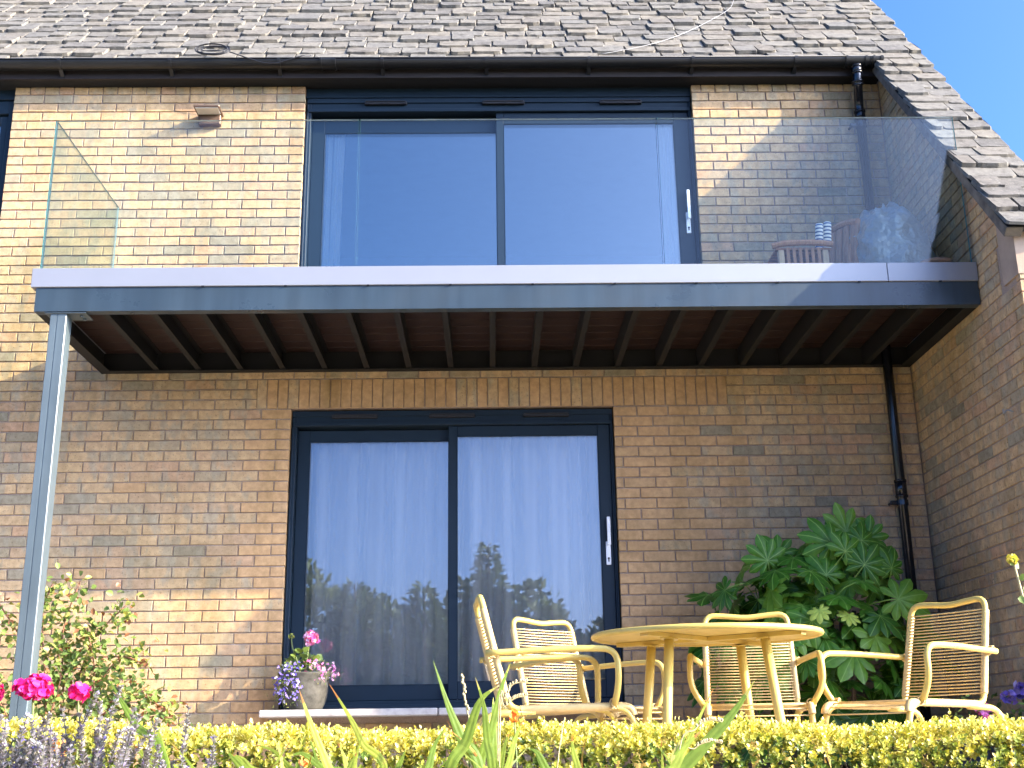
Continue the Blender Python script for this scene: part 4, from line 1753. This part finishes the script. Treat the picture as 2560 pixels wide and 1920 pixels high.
# ------------------------------------------------------------------ climbing rose on the left
t = thing('rose_bush', 'straggly rose bush with small green leaves by the steel post', 'shrub', (-2.75, -.42, 0))
paths = [[(-.1, 0, 0), (-.16, -.05, .4), (-.22, -.08, .8), (-.40, -.1, 1.08)], [(0, 0, 0), (.05, -.06, .45), (.02, -.1, .9), (.10, -.1, 1.22)],
         [(0, 0, 0), (.10, -.05, .5), (.22, -.1, .85), (.42, -.12, 1.07)], [(.05, 0, 0), (.20, -.1, .4), (.38, -.12, .72), (.55, -.12, .70)],
         [(-.1, 0, 0), (-.3, -.05, .4), (-.5, -.1, .75), (-.62, -.1, .98)], [(.05, 0, 0), (.3, -.15, .25), (.52, -.2, .50), (.72, -.2, .42)],
         [(.05, 0, 0), (.35, -.15, .2), (.62, -.25, .36), (.80, -.28, .36)], [(-.05, 0, 0), (-.05, -.1, .5), (-.10, -.15, 1.0), (-.06, -.14, 1.2)],
         [(.1, 0, 0), (.2, -.1, .3), (.25, -.12, .62), (.18, -.15, .95)], [(-.1, 0, 0), (-.22, -.1, .3), (-.38, -.15, .55), (-.55, -.15, .62)],
         [(0, 0, 0), (-.02, -.12, .3), (.05, -.15, .6), (.0, -.15, .85)], [(.1, 0, 0), (.22, -.18, .22), (.38, -.22, .42), (.46, -.2, .6)]]
stems('stems', paths, .005, M['redstem'], t)
P = []
T = []
for p in paths:
    sp = spline(p, 40)
    m_ = len(sp)
    for i, q in enumerate(sp):
        if i > m_ * .22:
            for _ in range(rnd.choice((1, 2, 3, 4))):
                P.append(tuple(q + Vector((rnd.gauss(0, .062), rnd.gauss(0, .05), rnd.gauss(0, .055)))))
                T.append(1.0 if rnd.random() < .04 + .25 * (i > m_ * .95) else min(.95, max(0, rnd.gauss(.5 + .25 * (i / m_), .22))))
P = np.array(P)
n = len(P)
leaf_cloud('foliage', P, randdir(n) + np.array([.1, -.35, .05]), randdir(n) * .8 + np.array([.3, -.6, .8]), nrng.uniform(.030, .056, n), nrng.uniform(.022, .040, n), np.array(T), M['rose'], t, .18)

# ------------------------------------------------------------------ magenta geraniums
for i, (x, y, z, r, lab) in enumerate(((-2.005, -3.3, .415, .052, 'magenta geranium bloom at the far left edge beside the post'), (-1.835, -3.3, .430, .072, 'big round magenta geranium bloom at the foot of the steel post'), (-1.655, -3.3, .415, .038, 'small magenta geranium bloom right of the steel post'))):
    t = thing('red_geranium', lab, 'flower', (x, y, 0), 0, 'magenta geraniums behind the hedge')
    stems('stem', [[(0, .02, 0), (.01, .01, z * .5), (0, 0, z - r * .5)]], .005, M['stem'], t)
    petal_ball('flower_head', (0, 0, z), r, int(100 * (r / .06) ** 2), M['magenta'], t, (0, 1), .032, .78, .3)
    round_leaves('leaves', (0, .02, .16), .10, 16, M['rose'], t, .065, (.2, .7), .8)

# ------------------------------------------------------------------ petunias on the right
t = thing('petunia_trough', 'dark blue trough by the side wall at the right', 'planter', (2.86, -1.42, 0))
mb = MB()
mb.box(-.16, .16, -.36, .36, 0, .20, .012)
mb.obj('trough_body', M['trough'], t)
mb = MB()
mb.box(-.13, .13, -.33, .33, .2, .206)
mb.obj('soil', M['soil'], t)
def petunia(lab, x, y, z, pts, mat, tones, nl):
    t = thing('petunia', lab, 'flower', (x, y, z), 0, 'petunias in the trough')
    for (a, b, c, r) in pts:
        petal_ball('bloom', (a, b, c), r, 34, mat, t, tones, r * 1.0, .8)
    if nl:
        n = nl
        d = nrng.normal(0, 1, (n, 3)) * np.array([.10, .10, .07]) + np.array([0, 0, .10])
        leaf_cloud('foliage', d, randdir(n), randdir(n) + np.array([0, -.5, .8]), nrng.uniform(.03, .05, n), nrng.uniform(.015, .028, n), nrng.uniform(.1, .7, n), M['rose'], t, .2)
    return t
petunia('violet blue petunias in the trough at the far right edge', 2.90, -1.42, .20, [(-.04, -.05, .20, .036), (.06, -.02, .23, .045), (.12, -.12, .18, .042), (.10, .06, .24, .034), (.10, -.14, .12, .035)], M['violet'], (.05, .9), 130)
petunia('pink petunias low behind the seat of the right chair', 2.66, -1.44, .17, [(-.06, -.16, .065, .045), (.03, -.16, .085, .045), (.06, .0, .17, .035)], M['pink'], (0, .6), 60)
petunia('crimson pink petunia at the right edge below the violet ones', 2.98, -1.62, .20, [(.02, -.02, .06, .04), (.02, .03, .10, .03)], M['magenta'], (.2, 1), 20)

t = thing('tall_flower_stem', 'tall thin stem with round leaves and a yellow flower at the right edge', 'plant', (2.36, -3.05, 0))
stems('stem', [[(.03, .03, 0), (.0, .02, .35), (-.03, .02, .65), (-.06, .03, .92)]], .006, M['drystem'], t)
P = np.array([(-.065, .03, .93), (-.06, .03, .915), (-.05, .03, .86), (-.035, .03, .80), (-.055, .02, .785), (-.03, .02, .72), (-.005, .02, .66), (-.02, .02, .64), (.0, .02, .58), (.01, .02, .5)])
n = len(P)
leaf_cloud('leaves', P, randdir(n) * .6 + np.array([.1, -.2, .3]), np.tile(np.array([[0, -1, .3]]), (n, 1)) + randdir(n) * .4, np.full(n, .042), np.full(n, .036), nrng.uniform(.6, .9, n), M['rose'], t, .15, None)
petal_ball('flower', (-.065, .03, .945), .020, 16, M['hedge'], t, (.7, .9), .03)

# ------------------------------------------------------------------ golden hedge
HX0, HX1, HY0, HY1 = -3.0, 3.0, -4.05, -3.50
t = thing('golden_hedge', 'low clipped hedge with golden yellow tips along the terrace edge', 'hedge', (0, (HY0 + HY1) / 2, -.36))
HYC = (HY0 + HY1) / 2
def top_z(x):
    return .236 - .008 * x + .0045 * x * x + .010 * math.sin(x * 3.1) + .009 * math.sin(x * 7.7 + 1) + .36
NS = 11500
Ps, Ds, Us, Ls, Ws, Ts = [], [], [], [], [], []
for k in range(NS):
    x = rnd.uniform(HX0, HX1)
    top = rnd.random() < .46
    tz = top_z(x)
    if top:
        y = rnd.uniform(HY0, HY1)
        edge = min(1.0, (y - HY0) / .10)
        z = tz - .05 * (1 - edge) ** 2 + rnd.gauss(0, .010)
        d = Vector((rnd.gauss(0, .28), rnd.gauss(-.15 * (1 - edge), .28), 1)).normalized()
        ln = rnd.uniform(.03, .065) * (2.1 if rnd.random() < .06 else 1)
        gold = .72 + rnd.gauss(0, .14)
    else:
        z = tz - .03 - .42 * rnd.random() ** 1.3
        y = HY0 + rnd.gauss(0, .02) + .02
        d = Vector((rnd.gauss(0, .35), -1 + rnd.gauss(0, .2), .55 + rnd.gauss(0, .3))).normalized()
        ln = rnd.uniform(.03, .06)
        dep = (tz - z) / .42
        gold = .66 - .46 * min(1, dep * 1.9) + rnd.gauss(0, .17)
    b = Vector((x, y - HYC, z)) - d * ln * .7
    e1 = d.orthogonal().normalized()
    e2 = d.cross(e1)
    nlv = 9
    a0 = rnd.uniform(0, 6.28)
    for i in range(nlv):
        f = (i // 2) / (nlv / 2)
        a = a0 + (i // 2) * 1.57 + (i % 2) * 3.14 + rnd.uniform(-.3, .3)
        side = e1 * math.cos(a) + e2 * math.sin(a)
        opn = 1.25 - .85 * f
        dd = d * (1.1 - .6 * opn + .25) + side * opn
        uu = d * .9 - side * .5
        pp = b + d * ln * (.15 + .85 * f)
        Ps.append(pp)
        Ds.append(dd)
        Us.append(uu)
        s_ = rnd.uniform(.75, 1.2) * (1.0 - .25 * (f > .8))
        Ls.append(.0185 * s_)
        Ws.append(.0112 * s_)
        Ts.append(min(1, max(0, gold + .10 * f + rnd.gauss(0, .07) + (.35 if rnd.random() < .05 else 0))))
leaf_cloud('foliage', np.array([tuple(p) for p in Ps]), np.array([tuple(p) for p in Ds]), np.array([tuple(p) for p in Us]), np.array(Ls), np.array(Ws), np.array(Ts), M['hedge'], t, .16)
mb = MB()
for k in range(130):
    x = rnd.uniform(HX0, HX1)
    y = rnd.uniform(-.22, .22)
    mb.tube([(x, y * .5, 0), (x + rnd.gauss(0, .05), y * .8, .25), (x + rnd.gauss(0, .08), y, top_z(x) - .06)], .004, 4)
tag(mb.obj('twigs', M['bark'], t), kind='stuff')
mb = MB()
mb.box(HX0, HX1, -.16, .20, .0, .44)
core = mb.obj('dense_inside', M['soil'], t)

# ------------------------------------------------------------------ sword leaves in front of the hedge
def blade(pts, w, base, tone, parent):
    tip = Vector(pts[0])
    path = spline([base] + [tuple(p) for p in reversed(pts)], 7)
    m_ = MB()
    n = len(path)
    V, Fc = [], []
    tw = rnd.uniform(-.5, .5)
    for i, p in enumerate(path):
        f = i / (n - 1)
        ww = w * (.55 + .45 * math.sin(math.pi * min(1, f * 1.15 + .12))) * (1 if f < .72 else max(.03, (1 - f) / .28) ** .8) / 2
        tdir = (path[min(n - 1, i + 1)] - path[max(0, i - 1)]).normalized()
        side = tdir.cross(Vector((math.sin(tw) * .6, -1, 0))).normalized()
        nn = side.cross(tdir).normalized()
        V += [p - side * ww, p - side * ww * .5 + nn * ww * .07, p + nn * ww * .02, p + side * ww * .5 + nn * ww * .07, p + side * ww]
    for i in range(n - 1):
        for k in range(4):
            m_.add([V[i * 5 + k], V[i * 5 + k + 1], V[(i + 1) * 5 + k + 1], V[(i + 1) * 5 + k]], [(0, 1, 2, 3)],
                   tone=min(1, tone + (.35 if i > n * .86 and tone > .4 else 0) + rnd.uniform(-.04, .04)))
    return m_.obj('blade', M['blade'], parent, True)


CRO = {
'L': ((-.66, -5.5), 'sword leaved clump rising out of the lavender at the left', [
  (24,[(-0.814, -5.6, 0.351), (-0.783, -5.6, 0.303), (-0.75, -5.6, 0.256)]), (26,[(-0.743, -5.5, 0.274), (-0.727, -5.5, 0.232), (-0.708, -5.5, 0.172)]),
  (40,[(-0.813, -5.4, 0.221), (-0.785, -5.4, 0.193), (-0.752, -5.4, 0.168)]), (22,[(-0.561, -5.6, 0.205), (-0.546, -5.6, 0.191), (-0.525, -5.6, 0.17)]), (26,[(-0.572, -5.5, 0.196), (-0.549, -5.5, 0.187), (-0.531, -5.5, 0.167)])]),
'ML': ((-.34, -5.5), 'thin sword leaved clump in front of the hedge below the flower pot', [
  (26,[(-0.412, -5.6, 0.326), (-0.386, -5.6, 0.26), (-0.345, -5.6, 0.167)]), (24,[(-0.384, -5.35, 0.351), (-0.332, -5.35, 0.272), (-0.301, -5.35, 0.215)]), (22,[(-0.45, -5.5, 0.189), (-0.415, -5.5, 0.195), (-0.372, -5.5, 0.165)]),
  (16,[(-0.341, -5.5, 0.219), (-0.327, -5.5, 0.193), (-0.319, -5.5, 0.165)]), (18,[(-0.551, -5.4, 0.219), (-0.496, -5.4, 0.201), (-0.461, -5.4, 0.166)]), (20,[(-0.286, -5.6, 0.198), (-0.295, -5.6, 0.18), (-0.3, -5.6, 0.167)])]),
'M': ((-.01, -5.5), 'fullest clump of sword leaves, in front of the left garden chair', [
  (30,[(-0.133, -5.5, 0.389), (-0.101, -5.5, 0.297), (-0.072, -5.5, 0.227)]), (26,[(0.04, -5.45, 0.386), (0.019, -5.45, 0.33), (-0.004, -5.45, 0.24)]), (24,[(-0.038, -5.6, 0.348), (-0.02, -5.6, 0.287), (-0.014, -5.6, 0.223)]),
  (34,[(0.01, -5.55, 0.331), (-0.029, -5.55, 0.298), (-0.058, -5.55, 0.218)]), (26,[(-0.0, -5.4, 0.312), (-0.0, -5.4, 0.274), (0.001, -5.4, 0.216)]), (30,[(-0.101, -5.5, 0.26), (-0.071, -5.5, 0.214), (-0.034, -5.5, 0.165)]),
  (24,[(-0.101, -5.6, 0.247), (-0.124, -5.6, 0.209), (-0.136, -5.6, 0.164)]), (22,[(0.07, -5.5, 0.268), (0.048, -5.5, 0.222), (0.034, -5.5, 0.171)]), (28,[(0.08, -5.45, 0.199), (0.097, -5.45, 0.189), (0.114, -5.45, 0.157)]),
  (20,[(0.035, -5.5, 0.236), (0.024, -5.5, 0.207), (0.014, -5.5, 0.16)]), (22,[(0.165, -5.6, 0.227), (0.167, -5.6, 0.196), (0.176, -5.6, 0.16)]), (20,[(-0.2, -5.35, 0.205), (-0.21, -5.35, 0.181), (-0.221, -5.35, 0.159)]),
  (26,[(-0.009, -5.5, 0.223), (-0.003, -5.5, 0.191), (0.004, -5.5, 0.16)]), (28,[(-0.045, -5.4, 0.224), (-0.035, -5.4, 0.19), (-0.028, -5.4, 0.158)])]),
'R': ((.36, -5.5), 'clump with one broad sword leaf in front of the table legs', [
  (44,[(0.581, -5.5, 0.336), (0.523, -5.5, 0.262), (0.412, -5.5, 0.154)]), (20,[(0.498, -5.45, 0.323), (0.458, -5.45, 0.253), (0.402, -5.45, 0.153)]), (30,[(0.44, -5.6, 0.233), (0.404, -5.6, 0.198), (0.378, -5.6, 0.157)]),
  (30,[(0.5, -5.4, 0.218), (0.477, -5.4, 0.188), (0.433, -5.4, 0.152)]), (24,[(0.427, -5.5, 0.238), (0.407, -5.5, 0.195), (0.382, -5.5, 0.155)])]),
}
CROT = {}
for key, ((bx, by), lab, bl) in CRO.items():
    t = thing('crocosmia_clump', lab, 'plant', (bx, by, -.36), 0, 'sword leaved clumps in the flower bed')
    CROT[key] = t
    o0 = Vector((bx, by, -.36))
    for i, (w, pts) in enumerate(bl):
        q = [Vector(p) - o0 for p in pts]
        e_ = q[-1] + (q[-1] - q[-2]).normalized() * .12
        base = Vector((rnd.uniform(-.05, .05) + q[-1].x * .35, rnd.uniform(-.04, .04), 0))
        blade(q + [e_] if e_.z > .1 else q, w / 1350, base, rnd.choice((.35, .5, .55, .65, .7, .8)), t)
for key, t in CROT.items():
    for k in range(7):
        x, h = rnd.gauss(0, .10), rnd.uniform(.50, .62)
        blade([Vector((x + rnd.gauss(0, .05), rnd.uniform(-.08, .05), h)), Vector((x, 0, h - .07)), Vector((x * .9, 0, h - .16))], rnd.uniform(.006, .013), Vector((x * .3, 0, 0)), rnd.choice((.45, .6, .75, .9, .97)), t)
def bud_stem(pts, parent, o0, beads=True):
    p = [Vector(a) - o0 for a in pts]
    p.append(Vector((p[-1].x * .6, p[-1].y, .1)))
    m_ = MB()
    sp = spline(p, 8)
    m_.tube(sp, .0016, 5)
    if beads:
        for i in range(0, int(len(sp) * .5), 1):
            c = sp[i]
            m_.lathe([(0, -.004), (.0028, -.001), (.0024, .003), (0, .005)], tuple(c + Vector((rnd.uniform(-.003, .003), 0, .003))), 6)
    m_.obj('seed_stem', M['drystem'], parent, True)
o0 = Vector((-.01, -5.5, -.36))
for s_ in ([(-0.067, -5.5, 0.353), (-0.064, -5.5, 0.313), (-0.057, -5.5, 0.276), (-0.052, -5.5, 0.217)], [(0.074, -5.5, 0.341), (0.043, -5.5, 0.335), (0.026, -5.5, 0.305), (0.015, -5.5, 0.275)], [(0.072, -5.5, 0.311), (0.046, -5.5, 0.305), (0.025, -5.5, 0.288), (0.011, -5.5, 0.269)], [(0.157, -5.5, 0.264), (0.151, -5.5, 0.241), (0.145, -5.5, 0.205), (0.139, -5.5, 0.169)]):
    bud_stem(s_, CROT['M'], o0, s_[0][0] < .15)
o0 = Vector((.36, -5.5, -.36))
for s_ in ([(.50, -5.52, .25), (.47, -5.52, .253), (.44, -5.52, .235), (.40, -5.52, .17)], [(.50, -5.5, .205), (.47, -5.5, .208), (.44, -5.5, .195), (.40, -5.5, .15)]):
    bud_stem(s_, CROT['R'], o0)
for (x, y, z, lab) in ((.047, -5.45, .268, 'orange flower on the fullest sword leaf clump'), (-.425, -5.4, .178, 'orange flower low in front of the hedge under the flower pot'), (-.70, -6.2, .215, 'pale orange bloom among the lavender spikes')):
    t = thing('orange_flower', lab, 'flower', (x, y, z), 0, 'small orange flowers in the bed')
    petal_ball('petals', (0, 0, 0), .009, 8, M['orange'], t, (0, 1), .016, .9)
    stems('stem', [[(0, .0, -.01), (.004, .004, -.15), (.0, .01, -.36 - z)]], .0018, M['stem'], t)

# ------------------------------------------------------------------ lavender
def spike(seed):
    q = random.Random(seed)
    m_ = MB()
    ln = q.uniform(.065, .105)
    bend = q.uniform(-.012, .012)
    m_.tube([(0, 0, -.34), (bend * .3, 0, -.15), (0, 0, 0), (bend, 0, ln)], .0011, 4, tone=.1)
    k = 0
    z = 0.0
    while z < ln:
        f = z / ln
        nf = 9
        for i in range(nf):
            a = 6.283 * i / nf + q.uniform(-.3, .3)
            el = q.uniform(.25, 1.0)
            d = Vector((math.cos(a) * math.cos(el), math.sin(a) * math.cos(el), math.sin(el)))
            L = q.uniform(.009, .0135) * (1.05 - .4 * f)
            s = d.cross(Vector((0, 0, 1))).normalized() * .0027
            c = Vector((bend * f, 0, z + q.uniform(-.002, .002)))
            m_.add([c, c + d * L * .6 + s, c + d * L, c + d * L * .6 - s], [(0, 1, 2, 3)], tone=(q.uniform(.94, 1) if q.random() < .07 else q.uniform(.18, .9)))
        z += q.choice((.006, .006, .0075, .011))
    for s in (-1, 1):
        for h in (-.20, -.27, -.13):
            d = Vector((s * .5 + q.uniform(-.3, .3), q.uniform(-.4, .4), .8)).normalized()
            c = Vector((0, 0, h))
            w = Vector((.0018, 0, 0))
            m_.add([c, c + d * .02 + w, c + d * .045, c + d * .02 - w], [(0, 1, 2, 3)], tone=q.uniform(0, .2))
    return m_.mesh('flower_spike', M['lavleaf'])
SPK = [spike(900 + i) for i in range(9)]
def lavender(lab, cx, cy, spikes):
    t = thing('lavender_plant', lab, 'plant', (cx, cy, -.36), 0, 'lavender at the lower left')
    for (x, y, z) in spikes:
        o = link('flower_spike', rnd.choice(SPK), t)
        base = Vector((cx + (x - cx) * .35, cy + (y - cy) * .35, -.25))
        d = (Vector((x, y, z)) - base).normalized()
        d = (d + Vector((rnd.gauss(.12, .12), rnd.gauss(0, .10), 0))).normalized()
        mt = d.to_track_quat('Z', 'Y').to_matrix().to_4x4() @ Matrix.Rotation(rnd.uniform(0, 6.28), 4, 'Z')
        mt.translation = Vector((x - cx, y - cy, z + .36)) - d * .08
        o.matrix_basis = mt
    n = 1500
    P = nrng.normal(0, 1, (n, 3)) * np.array([.13, .10, .10]) + np.array([0, 0, .30])
    P[:, 2] = np.clip(P[:, 2], 0, .47)
    D = P * np.array([2.5, 2.5, 0]) + np.array([0, 0, 1]) + randdir(n) * .3
    leaf_cloud('foliage', P, D, randdir(n), nrng.uniform(.03, .05, n), nrng.uniform(.003, .0045, n), nrng.uniform(0, .28, n), M['lavleaf'], t, .1)
    return t
def scat(n, x0, x1, y0, y1, z0, z1):
    return [(rnd.uniform(x0, x1), rnd.uniform(y0, y1), z0 + (z1 - z0) * rnd.random() ** 1.4) for _ in range(n)]
lavender('faded lavender plant at the very left edge, its spikes cut by the frame', -.80, -6.30, [(-.745, -6.3, .262), (-.73, -6.25, .25), (-.765, -6.3, .245)] + scat(70, -.86, -.66, -6.42, -6.2, .15, .25))
lavender('tallest lavender plant, spikes standing up before the golden hedge', -.60, -6.28, [(-.655, -6.3, .290), (-.618, -6.3, .287), (-.583, -6.3, .287), (-.560, -6.28, .262), (-.528, -6.3, .252), (-.548, -6.32, .246), (-.635, -6.3, .255), (-.60, -6.32, .262)] + scat(85, -.72, -.52, -6.42, -6.2, .14, .245))
lavender('lavender plant at the right end of the row, its last spike leaning out', -.50, -6.22, [(-.484, -6.25, .264), (-.435, -6.25, .212), (-.40, -6.22, .196)] + scat(24, -.57, -.47, -6.35, -6.15, .13, .205))

# ------------------------------------------------------------------ trees across the garden (seen reflected in the door)
def conifer(x, y, h, r, lab, n, seed):
    t = thing('conifer_tree', lab, 'tree', (x, y, -1.30), 0, 'conifers across the garden')
    m_ = MB()
    m_.tube([(0, 0, 0), (.02, 0, h * .5), (0, 0, h * .97)], [.14, .09, .015], 8)
    m_.obj('trunk', M['bark'], t, True)
    g = np.random.default_rng(seed)
    z = (1 - g.uniform(0, 1, n) ** .62) * h * .93 + h * .05
    a = g.uniform(0, 6.283, n)
    rr = r * (1 - z / h) ** .75 * g.uniform(.35, 1.0, n) * (1 + .25 * np.sin(a * 3 + z * 4)) + .05
    P = np.stack([rr * np.cos(a), rr * np.sin(a), z], 1)
    D = np.stack([np.cos(a), np.sin(a), g.uniform(-.3, .7, n)], 1) + g.normal(0, .3, (n, 3))
    leaf_cloud('crown', P, D, g.normal(0, .5, (n, 3)) + np.array([0, 0, 1]), g.uniform(.12, .26, n), g.uniform(.05, .10, n), g.uniform(0, 1, n), M['conifer'], t, .1, None)
t = thing('far_hedge', 'tall dark garden hedge behind the conifers across the garden', 'hedge', (-1, -22.0, -1.30))
n = 34000
P = np.stack([nrng.uniform(-11, 11, n), nrng.uniform(-.8, .9, n), np.zeros(n)], 1)
P[:, 2] = nrng.uniform(0, 1, n) ** .8 * (4.9 + .45 * np.sin(P[:, 0] * 1.3) + .3 * np.sin(P[:, 0] * 3.1 + 1) - .06 * P[:, 0])
leaf_cloud('foliage', P, randdir(n) + np.array([0, .4, .3]), randdir(n) + np.array([0, .6, .5]), nrng.uniform(.14, .28, n), nrng.uniform(.08, .15, n), nrng.uniform(0, 1, n), M['conifer'], t, .1)
mb = MB()
mb.box(-11, 11, -.6, .5, 0, 3.3)
mb.obj('dense_inside', M['bark'], t)
for i, (x, y, h, r, lab) in enumerate(((-7.2, -20.5, 7.2, 1.5, 'tall conifer at the left end of the far garden row'), (-5.4, -19.4, 6.1, 1.7, 'bushy conifer second from the left across the garden'), (-3.3, -20.0, 5.4, 1.7, 'broad conifer third in the far garden row'), (-1.6, -19.2, 5.2, 1.5, 'conifer at the middle of the far garden row'),
                                      (-.1, -21.5, 6.6, 1.0, 'slim tall conifer set back behind the far row'), (1.4, -19.6, 4.7, 1.6, 'low bushy conifer right of the middle across the garden'), (3.2, -20.2, 4.9, 1.6, 'conifer near the right end of the far garden row'), (5.0, -19.5, 4.5, 1.5, 'lowest conifer at the right end of the far garden row'))):
    conifer(x, y, h * .97, r, lab, 7000, 40 + i)
